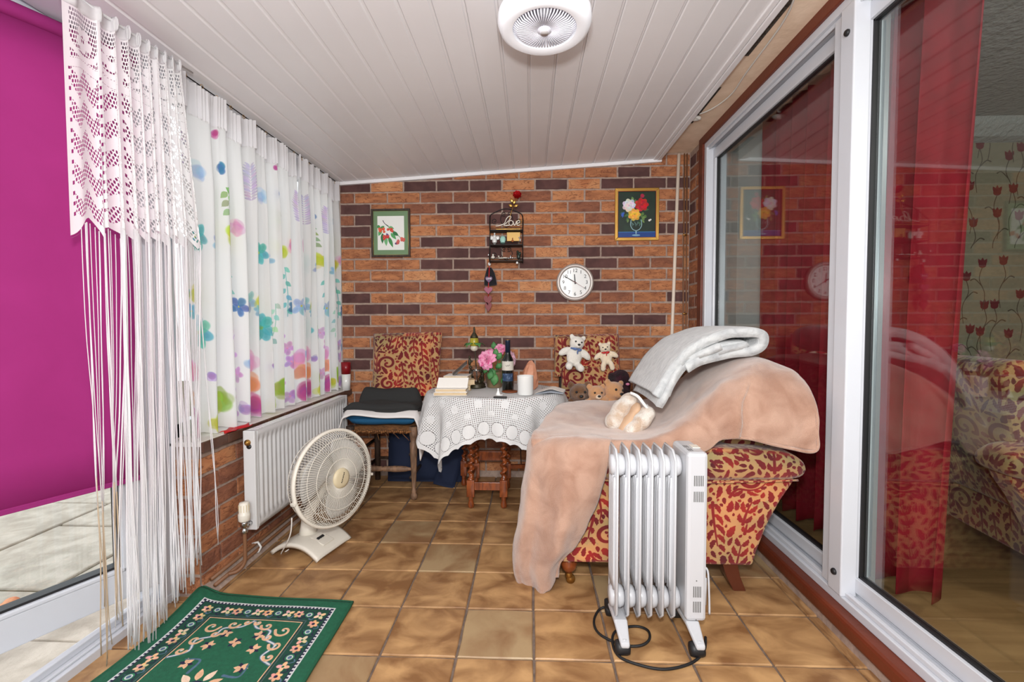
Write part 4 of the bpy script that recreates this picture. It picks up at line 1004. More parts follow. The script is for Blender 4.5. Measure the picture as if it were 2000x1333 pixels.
# ================================================================== LADDER-BACK CHAIRS
def turned(x, y, z0, z1, r, m_, parent, nm='leg', k=0):
    L_ = z1 - z0
    pr = [(.012, 0), (.020, .012), (.021, .03), (.014, .045), (.017, .055), (.012, .062), (.014, .12), (.021, L_ * .62), (.0225, L_ * .78), (.016, L_ * .80), (.020, L_ * .83), (.021, L_ * .86), (.024, L_ * .88), (.024, L_)]
    return mk(nm, *lathe(pr, 16, x, y, z0), m_, parent)
ch = thing('rush_seat_chair', 'dark wooden rush-seat chair with worn turned legs, beside the radiator', 'chair', (-.885, 2.83, 0), group='rush-seat chairs at the back wall')
turned(-.694, 2.655, 0, .44, .02, wornwood, ch); turned(-1.075, 2.655, 0, .44, .02, darkwood, ch)
for x in (-1.03, -.74):
    mk('back_post', *tube([(x, 3.0, 0), (x, 3.0, .45), (x, 3.03, .7), (x, 3.055, .94)], [.018, .02, .018, .013], 10), darkwood, ch)
mk('seat', *tf(pillow(.42, .37, .05, Matrix.Identity(4), pw=8), TR((-.885, 2.835, .415), rx=-pi / 2)), rush, ch)
ru = [tube([(-1.07 + i * .0125, 2.642 - .003 * (i % 2), .402 + .006 * (i % 3)), (-1.066 + i * .0125 + .003, 2.636, .418)], .0065, 5) for i in range(31)]
mk('rush_weave', *join(*ru, *[tube([(-.96 + i * .05, 2.65, .40), (-.955 + i * .06, 2.64, .37 - .01 * (i % 3))], .0016, 4) for i in range(5)]), rush, ch, kind='stuff')
def turned_bar(p, q, m_, parent, nm):
    p, q = Vector(p), Vector(q); pts, rs_ = [], []
    for t, r in ((0, .008), (.06, .010), (.12, .016), (.3, .019), (.44, .015), (.47, .017), (.5, .012), (.53, .017), (.56, .015), (.7, .019), (.88, .016), (.94, .010), (1, .008)): pts.append(p.lerp(q, t)); rs_.append(r)
    mk(nm, *tube(pts, rs_, 12), m_, parent)
turned_bar((-1.06, 2.655, .185), (-.70, 2.655, .185), wornwood, ch, 'front_stretcher')
for x in (-1.05, -.715):
    for z in (.13, .27): mk('side_stretcher', *tube([(x, 2.66, z), (x, 3.0, z)], .010, 8), darkwood, ch)
for z in (.15, .56, .68, .8): mk('back_rung' if z > .3 else 'rear_stretcher', *tube([(-1.03, 3.0 + max(0, z - .45) * .11, z), (-.74, 3.0 + max(0, z - .45) * .11, z)], .009 if z < .3 else .014, 8), darkwood, ch)
ch2 = copytree(ch); ch2.location = (.355, 2.86, 0); ch2['label'] = 'rush-seat chair behind the armchair, carrying the teddy bears'
# left chair: cushions and cloths
def Rr(loc, rx=0, ry=0, rz=0): return Matrix.Translation(loc) @ Matrix.Rotation(rz, 4, 'Z') @ Matrix.Rotation(ry, 4, 'Y') @ Matrix.Rotation(rx, 4, 'X')
mk('damask_cushion', *pillow(.40, .42, .10, Rr(px(787, 712, 2.95), rx=-.18, ry=-.03), seed=1), damaskM, cat='cushion', label='red and gold damask cushion leaning on the left chair back, behind black blanket')
mk('damask_cushion', *pillow(.09, .40, .06, Rr(px(846, 708, 2.97), rx=-.12, ry=.06), seed=2), damaskM, cat='cushion', label='narrow folded damask cushion edge at the right of the left chair')
mk('seat_pad', *tf(pillow(.42, .38, .075, Matrix.Identity(4), pw=10), TR((-.885, 2.825, .487), rx=-pi / 2)), bluecl, cat='cushion', label='blue seat pad on the left rush-seat chair')
SX0, SX1, SY0, SY1, SZT = -1.10, -.665, 2.625, 3.0, .532
def towel(u, v):
    W_ = SX1 - SX0; D_ = SY1 - SY0; a = -.06 + u * (W_ + .06 + .20); x = SX0 + a; z = SZT + .004 * sin(a * 20 + v * 6); y = SY0 - .012 + v * D_
    if a > W_: d = a - W_; x = SX1 + .012 + .06 * d + .008 * sin(v * 16) * min(1, d * 8); z = SZT - d + .012
    if a < 0: x = SX0 + a * .35; z = SZT + a * .8
    fr = max(0, .10 - v) / .10; z -= fr * (.012 + .03 * u + .04 * max(0, 1 - u * 6)); 
    if a > W_: z -= .05 * (1 - v) 
    return (x, y - .015 * fr, z)
V, Fc, U = grid(towel, 50, 30); mk('white_towel', V, Fc, whitetowel, solid=.006, cat='towel', label='white towel draped over the left chair seat, hanging down its right side')
bb = thing('black_blanket', 'folded black blanket on the white towel of the left chair', 'blanket', (-.9, 2.8, .505))
def bbf(u, v):
    x = -1.115 + .02 * sin(v * 5) + (.415 + .02 * (1 - v)) * u + .05 * v * (1 - u); y = 2.655 + .30 * v + .01 * sin(u * 7)
    k = max(0, min(1, (v - .42) / .16)); k = k * k * (3 - 2 * k)
    e = min(1, min(u, 1 - u) * 12) ** .5 * min(1, v * 14) ** .5
    return (x, y, .540 + (.028 + .062 * k + .006 * sin(u * 9 + v * 11) + .008 * math.exp(-((v - .62 - .05 * sin(u * 6)) / .04) ** 2)) * e)
V, Fc, U = grid(bbf, 40, 36); mk('folded_cloth', crump(V, 9, .006, 2) if False else V, Fc, blackcl, bb, solid=.012)
V, Fc, U = grid(lambda u, v: Vector(bbf(u, v * .98)) + Vector((.004, -.006, -.016 - .01 * v)), 30, 20); mk('under_fold', V, Fc, blackcl, bb, solid=.014)
# navy bag beneath
bag = thing('fabric_bag', 'navy blue fabric bag lying under the chair and table by the wall', 'bag', (-.68, 2.95, 0))
V, Fc = tf(pillow(.50, .40, .15, Matrix.Identity(4), pw=5, seed=6), TR((-.70, 2.985, .20), rx=-.12)); mk('bag_body', V, Fc, navycl, bag)
mk('bag_flap', *tf(pillow(.14, .30, .05, Matrix.Identity(4), pw=5, seed=3), TR((-.52, 2.885, .15), rx=-.15, ry=.25)), navycl, bag)
mk('handle', *tube(spline([(-.74, 2.92, .38), (-.72, 2.9, .44), (-.64, 2.9, .44), (-.62, 2.92, .38)], 6), .008, 8), navycl, bag)

# ================================================================== GATELEG TABLE
tb = thing('gateleg_table', 'oak gateleg table with barley-twist legs under a crochet cloth', 'table', (-.2, 2.58, 0))
TC, TA, TB_, TZ = Vector((-.2, 2.58, 0)), .375, .30, .668
mk('tabletop', *tf(lathe([(.97, -.018), (1, -.014), (1, -.004), (.985, 0)], 48), TR((TC.x, TC.y, TZ), s=(TA, TB_, 1))), oak, tb)
def twist(x, y, parent, r=.020, ph=0):
    zA, zB = .175, .575
    def tfn(u, v):
        r_c = .0065; r_r = r * .72
        th = u * 2 * pi; z = zA + (zB - zA) * v; k = 2 * pi * z / .046 + ph; e = min(1, v * 14, (1 - v) * 14)
        rr_ = r_r * (1 + .12 * cos(th - k))
        return (x + rr_ * cos(th) + r_c * cos(k) * e, y + rr_ * sin(th) + r_c * sin(k) * e, z)
    V, Fc, U = grid(tfn, 16, 110)
    body = (V, Fc)
    foot = lathe([(.010, 0), (.0175, .008), (.0185, .024), (.0125, .044), (.014, .05), (.014, .07)], 16, x, y, 0)
    q = r + .002
    return mk('leg', *join(body, foot, bx(x - q, x + q, y - q, y + q, .07, .165), lathe([(.016, .165), (.020, .168), (.016, .176)], 16, x, y, 0), bx(x - q, x + q, y - q, y + q, .585, .65), lathe([(.016, .574), (.020, .58), (.018, .586)], 16, x, y, 0)), oak, parent, bevel=.0015)
LG = [(-.338, 2.545), (-.151, 2.549), (-.345, 2.86), (-.145, 2.86)]
for i, (x, y) in enumerate(LG): twist(x, y, tb, ph=i)
twist(-.43, 2.90, tb, r=.017, ph=2); twist(.10, 2.90, tb, r=.017, ph=1)
for (x0, x1, y0, y1, z0, z1) in ((-.318, -.171, 2.537, 2.556, .105, .150), (-.352, -.334, 2.565, 2.84, .105, .15), (-.162, -.144, 2.565, 2.84, .105, .15), (-.325, -.165, 2.852, 2.870, .18, .24), (-.322, -.17, 2.85, 2.868, .6, .65), (-.318, -.171, 2.54, 2.556, .59, .65), (-.35, -.335, 2.565, 2.84, .6, .65), (-.16, -.145, 2.565, 2.84, .6, .65)):
    box('rail', x0, x1, y0, y1, z0, z1, oak, tb, bevel=.002)
for p, q in (((-.13, 2.865, .14), (.10, 2.89, .14)), ((-.36, 2.87, .14), (-.43, 2.895, .14)), ((-.13, 2.865, .62), (.10, 2.89, .62))):
    mk('gate_rail', *tube([p, q], .016, 4), oak, tb, smooth=False)
# crochet cloth
def cloth(u, v):
    hx, hy = .60, .545; x, y = (u * 2 - 1) * hx, (v * 2 - 1) * hy
    r = sqrt((x / TA) ** 2 + (y / TB_) ** 2); z = TZ + .004
    if r <= 1: return (TC.x + x, TC.y + y, z + .0008 * sin(x * 60))
    ex, ey = x / r, y / r; d = sqrt((x - ex) ** 2 + (y - ey) ** 2); th = atan2(y / TB_, x / TA)
    fo = min(1, d * 9); cu = min(d, .02); rad = 1 + (.022 * (1 - math.exp(-d * 40)) + (.020 * sin(th * 9 + .6) + .012 * sin(th * 17 + 1)) * fo * d * 5 + .12 * d) / .33
    return (TC.x + ex * rad, TC.y + ey * rad, max(.05, z - max(0, d - .006) * .90))
V, Fc, U = grid(cloth, 96, 96); mk('crochet_tablecloth', V, Fc, crochet, uvs=U, solid=.0015, cat='tablecloth', label='white crochet lace cloth draped over the gateleg table')
T = TZ + .0065
# books
def book(name, label, cx_, cy_, z, w, d, t, rz, cov=paper, open_cover=None, grp=None):
    b = thing(name, label, 'book', (cx_, cy_, z), group=grp); M = TR((cx_, cy_, z), rz=rz)
    mk('page_block', *tf(bx(-w / 2 + .003, w / 2 - .004, -d / 2 + .002, d / 2 - .003, .0015, t - .0015), M), pages, b, smooth=False)
    mk('cover', *join(tf(bx(-w / 2, w / 2, -d / 2, d / 2, 0, .0015), M), tf(bx(-w / 2, w / 2, -d / 2, d / 2, t - .0015, t), M), tf(bx(-w / 2, -w / 2 + .002, -d / 2, d / 2, 0, t), M)), cov, b, smooth=False)
    if open_cover: mk('raised_pages', *tf(bx(-w / 2, w / 2, -.002, .002, 0, open_cover), M @ TR((0, -.01, t + .001), rx=-.95)), paper, b, smooth=False, bevel=.001)
    return b
GB = 'paperbacks on the table'
book('paperback', 'thick pale paperback lying flat at the front left of the table', -.42, 2.40, T, .175, .10, .017, .05, paper, None, GB)
book('paperback', 'open paperback with raised white pages on top of another book', -.418, 2.415, T + .018, .165, .11, .016, .02, paper, .078, GB)
book('paperback', 'pale paperback at the bottom of the rear book stack', -.415, 2.60, T, .15, .14, .03, .1, pages, None, GB)
book('paperback', 'pale paperback in the middle of the rear book stack', -.40, 2.60, T + .031, .15, .14, .028, .25, pages, None, GB)
book('paperback', 'top paperback of the rear book stack, below the leaning grey booklet', -.415, 2.60, T + .060, .14, .13, .022, -.05, paper, None, GB)
mk('booklet', *tf(bx(-.055, .055, -.04, .04, -.003, .003), Rr((-.405, 2.60, T + .117), rx=.2, ry=-.72)), greyc, smooth=False, bevel=.001, cat='booklet', label='dark grey booklet leaning up on the rear book stack')
# art lamp with seated figures and glass bowl
L0 = px(931, 762, 2.66); L0 = Vector((L0.x, 2.66, T))
la = thing('figure_lamp', 'bronze figure lamp with glass bowl and a drooping green-yellow flower shade', 'lamp', tuple(L0))
mk('base', *lathe([(.052, 0), (.055, .006), (.050, .012), (.052, .020), (.044, .028), (.02, .034)], 24, L0.x, L0.y, L0.z), bronze, la)
def at_(dx, dy, dz): return (L0.x + dx, L0.y + dy, L0.z + dz)
for sg in (-1, 1):
    blob('figure', [(at_(sg * .030, .005, .05), (.016, .016, .024)), (at_(sg * .034, .005, .085), (.013, .012, .024)), (at_(sg * .036, .004, .118), (.010, .010, .012)), (at_(sg * .022, -.014, .055), (.011, .02, .010)), (at_(sg * .020, -.008, .10), (.016, .007, .007), RY(sg * .5)), (at_(sg * .018, -.02, .035), (.010, .012, .012))], bronze, la, vox=.003, smooth_it=3)
blob('finial_figure', [(at_(-.042, .01, .15), (.010, .009, .022)), (at_(-.042, .01, .178), (.008, .008, .010)), (at_(-.030, .01, .155), (.012, .005, .005))], bronze, la, vox=.003, smooth_it=3)
mk('glass_bowl', *lathe([(.006, .035), (.008, .06), (.022, .07), (.034, .090), (.036, .108), (.028, .125), (.016, .133), (0, .136)], 24, L0.x, L0.y - .02, L0.z, cap=False), bowlG, la)
lp = [at_(.004, .01, .03), at_(-.004, .01, .12), at_(-.008, .01, .22), at_(-.010, .01, .30), at_(-.010, .005, .345)]
mk('stem', *tube(spline(lp, 6), .0035, 8), bronze, la)
lx, ly, lz = at_(-.013, -.0, .24)
mk('flower_shade', *lathe([(.017, .0), (.026, .012), (.027, .03), (.0235, .052), (.014, .062)], 20, lx, ly, lz), lampG, la, label='green-yellow glass flower shade')
mk('bulb_globe', *ell((lx, ly - .002, lz - .006), (.023, .023, .020)), whiteglass, la)
mk('cap', *lathe([(.024, .052), (.022, .062), (.013, .076), (.006, .088), (.0055, .11), (.002, .118)], 16, lx, ly, lz), bronze, la)
for i in range(5):
    a = i * 2 * pi / 5 + .3
    def lfn(u, v):
        w = .021 * sin(pi * min(1, v * .9 + .08)); r = .018 + .048 * v; zz = lz + .012 + .014 * sin(v * pi) - .022 * v ** 3 + .010 * (v > .85)
        return (lx + r * cos(a) - (u - .5) * 2 * w * sin(a), ly + r * sin(a) + (u - .5) * 2 * w * cos(a), zz)
    V, Fc, U = grid(lfn, 4, 8); mk('leaf', V, Fc, leafM, la, solid=.001)
# flower pot
P0 = Vector((px(966, 760, 2.68).x, 2.68, T))
fpot = thing('flower_pot', 'gold pot of pink artificial peonies beside the wine bottle', 'flowers', tuple(P0))
mk('pot', *lathe([(.042, 0), (.044, .004), (.054, .085), (.056, .092), (.050, .092), (.046, .03), (.0, .03)], 32, P0.x, P0.y, P0.z, cap=False), potM, fpot)
def peony(cn, R, m_, facing, seed):
    r = random.Random(seed); parts = []; fz = Vector(facing).normalized(); q = fz.to_track_quat('Z', 'Y')
    for ring, (n, op, sc) in enumerate(((5, .25, .5), (7, .6, .7), (9, 1.0, .9), (10, 1.4, 1.0))):
        for i in range(n):
            a = 2 * pi * i / n + ring * .4 + r.uniform(-.15, .15); L_ = R * sc; tilt = op + r.uniform(-.12, .12)
            def pf(u, v):
                w = L_ * .42 * sin(pi * min(.96, v * .8 + .12)) ; th = tilt * (.45 + .75 * v); rad = L_ * v * sin(th) + .1 * R; h = L_ * v * cos(th) * .8 + .003 * sin(u * 12 + seed) * v
                x_, y_ = rad, (u - .5) * 2 * w; k = abs(u - .5) * 2; rad2 = rad - .25 * w * k * k
                return cn + q @ Vector((rad2 * cos(a) - y_ * sin(a), rad2 * sin(a) + y_ * cos(a), h))
            V, Fc, U = grid(pf, 5, 5); parts.append((V, Fc))
    return mk('peony', *join(*parts), m_, fpot, solid=.0008)
peony(px(951, 703, 2.60), .058, petalM, (-.5, -.9, .3), 1); peony(px(978, 682, 2.66), .036, petalM, (.1, -.7, .7), 2)
peony(px(998, 698, 2.72), .040, petalL, (.8, -.4, .3), 3); peony(px(1000, 708, 2.69), .030, petalL, (.8, -.5, 0), 6); peony(px(958, 690, 2.70), .034, petalM, (-.2, -.6, .8), 4)
for i, (x, y, Y, a, L_) in enumerate(((966, 742, 2.60, -1.7, .07), (962, 728, 2.6, -1.2, .06), (975, 715, 2.62, .5, .05), (968, 690, 2.64, 1.4, .055), (965, 676, 2.68, 1.7, .05), (975, 696, 2.63, 1.0, .05), (949, 722, 2.62, -2.0, .05), (984, 745, 2.64, -1.2, .05), (958, 733, 2.58, -1.9, .055))):
    cn = px(x, y, Y)
    def lf2(u, v):
        w = L_ * .34 * sin(pi * min(.98, v * .93 + .05)); d = v * L_ - L_ / 2; return cn + Vector((cos(a) * d - sin(a) * (u - .5) * 2 * w, -.012 * sin(v * 3) + .006 * abs(u - .5), sin(a) * d + cos(a) * (u - .5) * 2 * w))
    V, Fc, U = grid(lf2, 4, 8); mk('leaf', V, Fc, leafM, fpot, solid=.001)
mk('stems', *join(*[tube([P0 + Vector((0, 0, .04)), P0 + Vector((dx * .5, -.01, .13)), P0 + Vector((dx, -.02, .19))], .002, 5) for dx in (-.05, -.02, .03, .06)]), leafM, fpot)
# wine bottle
B0 = Vector((px(992, 765, 2.55).x, 2.55, T))
wb = thing('wine_bottle', 'dark red wine bottle with navy capsule standing on the table', 'bottle', tuple(B0))
mk('glass', *lathe([(.030, 0), (.033, .004), (.033, .155), (.031, .175), (.020, .195), (.0145, .21), (.0135, .25)], 32, B0.x, B0.y, B0.z), bottleM, wb)
mk('capsule', *lathe([(.0148, .215), (.0142, .274), (.0148, .276), (.0148, .282), (.0135, .284)], 24, B0.x, B0.y, B0.z), capM, wb); mk('capsule_top', *lathe([(.0142, .284), (.0142, .286), (0, .2865)], 24, B0.x, B0.y, B0.z), goldM, wb)
def wrap(z0, z1, a0, a1, r): 
    V, Fc, U = grid(lambda u, v: (B0.x + r * cos(a0 + (a1 - a0) * u), B0.y + r * sin(a0 + (a1 - a0) * u), B0.z + z0 + (z1 - z0) * v), 14, 1); return V, Fc
mk('upper_label', *wrap(.115, .166, -2.9, -.25, .0334), labelM, wb); mk('lower_label', *wrap(.055, .098, -2.6, -.55, .0334), labelN, wb)
sc_ = [(B0.x + .0340 * cos(-1.9 + t * .7), B0.y + .0340 * sin(-1.9 + t * .7), B0.z + .140 + .004 * sin(t * 16) + .004 * t) for t in np.linspace(0, 1, 24)]
mk('signature', *tube(sc_, .0007, 4), blackP, wb)
# rock lamp, mug, coaster, remote, small bottle, papers
R0 = Vector((px(1034, 760, 2.60).x, 2.60, T)); rr = random.Random(31); VV = []
rk_p = [(.90, 0), (1.0, .018), (.97, .06), (.80, .105), (.52, .14), (.22, .158), (.0, .165)]
for r_, z in rk_p:
    for i in range(9):
        a = 2 * pi * i / 9 + z * 2; q = 1 + rr.uniform(-.10, .10); VV.append(R0 + Vector((r_ * .050 * cos(a) * q + .10 * z - .006, r_ * .040 * sin(a) * q, z + rr.uniform(-.004, .004) * (z > 0))))
Fc = [(j * 9 + i, j * 9 + (i + 1) % 9, (j + 1) * 9 + (i + 1) % 9, (j + 1) * 9 + i) for j in range(6) for i in range(9)] + [tuple(range(8, -1, -1))]
mk('rock_lamp', VV, Fc, rockM, smooth=False, cat='ornament', label='peach salt-rock lamp behind the white mug on the table')
C0 = Vector((px(1026, 778, 2.40).x, 2.40, T))
mk('white_mug', *lathe([(.038, 0), (.042, .003), (.043, .098), (.0445, .101), (.041, .101), (.039, .006), (0, .006)], 32, C0.x, C0.y, C0.z, cap=False), china, cat='mug', label='white cylindrical china mug near the front right of the table')
q = pz(996, 766, T); mk('coaster', *lathe([(.042, 0), (.046, .003), (.044, .006), (.03, .007)], 28, q.x, q.y, T), coaster, cat='coaster', label='round brown wooden coaster beside the wine bottle foot')
q = pz(977, 778, T); mk('remote_control', *tf(bx(-.034, .034, -.011, .011, 0, .008), TR((q.x, q.y, T), rz=-.06)), blackP, smooth=False, bevel=.003, cat='remote', label='small black remote control lying at the table front')
q = pz(973, 772, T); ns = thing('nozzle_bottle', 'tiny white nozzle bottle behind the black remote control', 'bottle', (q.x, q.y, T)); mk('body', *lathe([(.012, 0), (.013, .004), (.009, .012), (.004, .024), (.0035, .034), (.002, .036)], 16, q.x, q.y, T), china, ns); mk('foot', *lathe([(.02, 0), (.021, .003), (.015, .005)], 20, q.x + .006, q.y, T), china, ns)
q = pz(1072, 768, T)
for i, (m_, lb) in enumerate(((paleblue, 'pale blue folded paper at the right of the table, lower sheet'), (paper, 'white tented paper sheet lying on the pale blue paper'))):
    def pf(u, v): return (q.x - .075 + .15 * u + .02 * v, q.y - .05 + .11 * v, T + .002 + .006 * i + (.022 * (1 - abs(u * 2 - 1.1)) * (1 if i else .4)))
    V, Fc, U = grid(pf, 8, 4); mk('paper_sheet', V, Fc, m_, smooth=False, solid=.001, cat='paper', label=lb)

# ================================================================== ARMCHAIR
def armchair(name, label, loc, rz):
    a = thing(name, label, 'armchair', loc, rz, world_coords=False)
    for sg, nm in ((-1, 'side_panel'), (1, 'side_panel')):
        y0, y1 = (-.37, -.27) if sg < 0 else (.27, .37)
        mk(nm, *prism([(-.452, .115), (.285, .115), (.30, .17), (.335, .27), (.385, .37), (.43, .44), (.44, .47), (-.44, .47)], 'y', y0, y1), damaskM, a, smooth=False, bevel=.012)
        y0, y1 = (-.40, -.24) if sg < 0 else (.24, .40)
        ap = spline([(-.46, .47, 0), (-.3, .452, 0), (0, .45, 0), (.3, .455, 0), (.43, .462, 0), (.465, .49, 0), (.45, .535, 0), (.38, .565, 0), (.2, .575, 0), (-.1, .572, 0), (-.35, .568, 0), (-.46, .55, 0), (-.485, .51, 0)], 4, closed=True)
        def arf(u, v):
            p = ap[int(round(v * len(ap))) % len(ap)]; k = (1 - abs(u * 2 - 1) ** 5) ** .4 if abs(u * 2 - 1) < 1 else 0
            cz = .512; return (p.x * (1 - .02 * (1 - k)), y0 + (y1 - y0) * u, cz + (p.y - cz) * (.62 + .38 * k))
        V, Fc, U = grid(arf, 10, len(ap)); Fc += [tuple(j * 11 for j in range(len(ap))), tuple(j * 11 + 10 for j in range(len(ap) - 1, -1, -1))]; mk('arm', V, Fc, damaskM, a)
        mk('piping', *tube(spline([(-.46, (y0 if sg < 0 else y1) - sg * -.0, .46), (0, (y0 if sg < 0 else y1), .448), (.43, (y0 if sg < 0 else y1), .462)], 6), .004, 6), damaskM, a)
    mk('front_panel', *bx(-.45, -.40, -.28, .28, .12, .32), damaskM, a, smooth=False, bevel=.01)
    mk('seat_base', *bx(-.42, .26, -.28, .28, .12, .30), damaskM, a, smooth=False, bevel=.01)
    mk('seat_cushion', *tf(pillow(.66, .55, .17, Matrix.Identity(4), pw=8), TR((-.12, 0, .385), rx=-pi / 2)), damaskM, a)
    o = mk('backrest', *prism([(.10, .30), (.28, .28), (.38, .55), (.43, .80), (.40, .85), (.33, .86), (.27, .82), (.21, .62)], 'y', -.31, .30), damaskM, a, smooth=False, bevel=.05); o.modifiers['b'].segments = 5
    for sg in (-1, 1):
        l = mk('front_leg', *lathe([(.022, .115), (.030, .105), (.034, .085), (.028, .062), (.018, .055), (.014, .045)], 20, -.415, sg * .31, 0), oak, a)
        mk('castor', *join(lathe([(.013, .05), (.015, .045), (.015, .028), (.009, .024)], 12, -.415, sg * .31, 0), tf(lathe([(.018, -.007), (.019, 0), (.018, .007)], 16), TR((-.408, sg * .31, .019), rx=pi / 2))), brass, l, label='brass castor')
        V = []
        for z, x, w in ((.125, .205, .030), (.06, .222, .027), (0, .25, .024)): V += [(x - w, sg * .32 - w, z), (x + w, sg * .32 - w, z), (x + w, sg * .32 + w, z), (x - w, sg * .32 + w, z)]
        Fc = [(0, 1, 2, 3), (11, 10, 9, 8)] + [(L_ * 4 + i, L_ * 4 + (i + 1) % 4, L_ * 4 + 4 + (i + 1) % 4, L_ * 4 + 4 + i) for L_ in (0, 1) for i in range(4)]
        recalc(mk('rear_leg', V, Fc, legwood, a, smooth=False, bevel=.003))
    return a
ac = armchair('damask_armchair', 'red and gold damask armchair under the peach blanket, behind the white oil heater', (.57, 2.12, 0), 0)
ac2 = copytree(ac); ac2.location = (2.12, 1.90, .06); ac2.rotation_euler = (0, 0, radians(172)); ac2['label'] = 'second damask armchair in the room beyond the sliding glass'
for q in list(ac2.children): pass
mk('damask_cushion', *pillow(.5, .42, .2, Rr((2.02, 1.95, .70), rx=-.5, rz=1.2), seed=12), damaskM, cat='cushion', label='plump damask cushion on the armchair beyond the glass')
# peach blanket
def pp_(rows): return [[px(*p) for p in r] for r in rows]
rowsA = [[(1112, 812, 2.52), (1158, 812, 2.54), (1222, 808, 2.54), (1285, 800, 2.55), (1325, 780, 2.56), (1355, 750, 2.56), (1380, 735, 2.54), (1400, 730, 2.5), (1415, 728, 2.48)],
 [(1098, 789, 2.35), (1150, 784, 2.38), (1220, 785, 2.38), (1285, 776, 2.4), (1330, 742, 2.42), (1362, 712, 2.42), (1390, 700, 2.4), (1412, 699, 2.38), (1430, 703, 2.36)],
 [(1072, 812, 2.12), (1140, 808, 2.14), (1210, 815, 2.14), (1290, 802, 2.13), (1345, 752, 2.12), (1395, 710, 2.12), (1432, 697, 2.1), (1462, 700, 2.08), (1480, 708, 2.07)],
 [(1052, 836, 1.94), (1120, 838, 1.94), (1200, 845, 1.93), (1290, 836, 1.91), (1355, 785, 1.89), (1412, 730, 1.88), (1462, 706, 1.87), (1505, 710, 1.86), (1530, 722, 1.84)],
 [(1040, 852, 1.83), (1112, 853, 1.81), (1190, 857, 1.80), (1285, 852, 1.77), (1352, 812, 1.76), (1412, 758, 1.75), (1470, 730, 1.74), (1535, 732, 1.73), (1570, 752, 1.72)],
 [(1042, 870, 1.80), (1112, 866, 1.78), (1190, 864, 1.75), (1285, 862, 1.72), (1352, 843, 1.71), (1405, 805, 1.69), (1465, 790, 1.67), (1545, 792, 1.66), (1594, 806, 1.64)],
 [(1052, 915, 1.82), (1112, 905, 1.80), (1190, 890, 1.735), (1285, 882, 1.705), (1368, 884, 1.70), (1412, 853, 1.68), (1470, 856, 1.66), (1540, 872, 1.645), (1593, 878, 1.63)]]
rowsB = [[(1075, 832, 2.14), (1056, 847, 1.98), (1054, 856, 1.87), (1082, 855, 1.83), (1132, 855, 1.81), (1195, 860, 1.785)],
 [(1062, 842, 2.13), (1042, 856, 1.97), (1040, 862, 1.84), (1076, 861, 1.775), (1128, 862, 1.745), (1192, 866, 1.72)],
 [(1052, 880, 2.12), (1034, 890, 1.94), (1036, 898, 1.80), (1072, 900, 1.72), (1122, 900, 1.69), (1186, 906, 1.685)],
 [(1036, 960, 2.08), (1022, 970, 1.91), (1030, 980, 1.77), (1062, 985, 1.705), (1108, 985, 1.675), (1164, 985, 1.69)],
 [(1020, 1040, 2.04), (1006, 1050, 1.88), (1018, 1062, 1.76), (1052, 1066, 1.715), (1090, 1066, 1.69), (1128, 1060, 1.715)],
 [(1010, 1090, 2.0), (1001, 1098, 1.86), (1014, 1112, 1.78), (1044, 1116, 1.735), (1075, 1112, 1.72), (1100, 1095, 1.745)],
 [(1016, 1108, 1.98), (1008, 1122, 1.87), (1022, 1142, 1.80), (1050, 1153, 1.765), (1072, 1150, 1.755), (1088, 1128, 1.77)]]
Va, Fa, Ua = net(pp_(rowsA), 9, 9); Vb, Fb, Ub = net(pp_(rowsB), 9, 9)
def crump(V, s_, a, seed, U=None, fn=None):
    out = []
    for i, v in enumerate(V):
        p = Vector(v) + mnoise.noise_vector(Vector(v) * s_ + Vector((seed, 0, 0))) * a + mnoise.noise_vector(Vector(v) * s_ * 3 + Vector((0, seed, 0))) * a * .3
        if fn: p += Vector(fn(*U[i]))
        out.append(p)
    return out
def foldA(u, v):  # a raised fold on the near drape and creases running down to the arm
    g = math.exp(-((u - .665 + .03 * sin(v * 7)) / .032) ** 2) * max(0, min(1, (v - .5) * 3)); g2 = math.exp(-((u - .55 + .25 * (v - .7)) / .03) ** 2) * max(0, (v - .5))
    return (.020 * g, -.030 * g - .018 * g2 - .006 * sin(u * 60) * max(0, v - .8), 0)
def foldB(u, v): return (0, -.016 * sin(u * 15 + v * 2.5 + 1) * min(1, v * 1.6) - .006 * sin(u * 37 - v * 4) * v, 0)
Va = crump(crump(Va, 6, .011, 3, Ua, foldA), 15, .0045, 8); Vb = crump(crump(Vb, 6, .010, 5, Ub, foldB), 15, .004, 2)
pb = thing('peach_blanket', 'peach fleece blanket thrown over the damask armchair, trailing to the floor', 'blanket', (.5, 2.1, 0))
mk('blanket_body', Va, Fa, peach, pb, solid=.012); mk('trailing_end', Vb, Fb, peach, pb, solid=.014)
ee = spline([px(*p) for p in ((1412, 853, 1.675), (1470, 857, 1.655), (1540, 874, 1.64), (1592, 879, 1.625), (1595, 840, 1.63), (1593, 806, 1.635), (1572, 760, 1.705))], 8)
mk('hem', *tube(crump(ee, 6, .006, 3), .006, 8), peach, pb)
# grey folded throw on top
gt = thing('grey_throw', 'pale grey folded fleece throw lying on top of the armchair back', 'blanket', tuple(px(1400, 720, 2.0)))
path = spline([px(*p) for p in ((1338, 716, 1.86), (1372, 700, 1.86), (1420, 688, 1.86), (1462, 684, 1.86), (1484, 672, 1.86), (1484, 652, 1.86), (1460, 646, 1.86), (1415, 651, 1.86), (1365, 670, 1.86), (1325, 705, 1.86), (1300, 742, 1.86), (1280, 772, 1.86))], 7)
def gsheet(dz, dy0, dy1, k):
    def fn(u, v):
        i = min(len(path) - 1, int(round(v * (len(path) - 1)))); p = path[i]; Y = dy0 + (dy1 - dy0) * u
        e = abs(u * 2 - 1) ** 6
        return p + Vector((0, Y, dz - .008 * e)) + Vector((0, .012 * sin(v * 9 + k), 0)) + mnoise.noise_vector(p * 14 + Vector((0, Y * 3, k))) * .005
    return fn
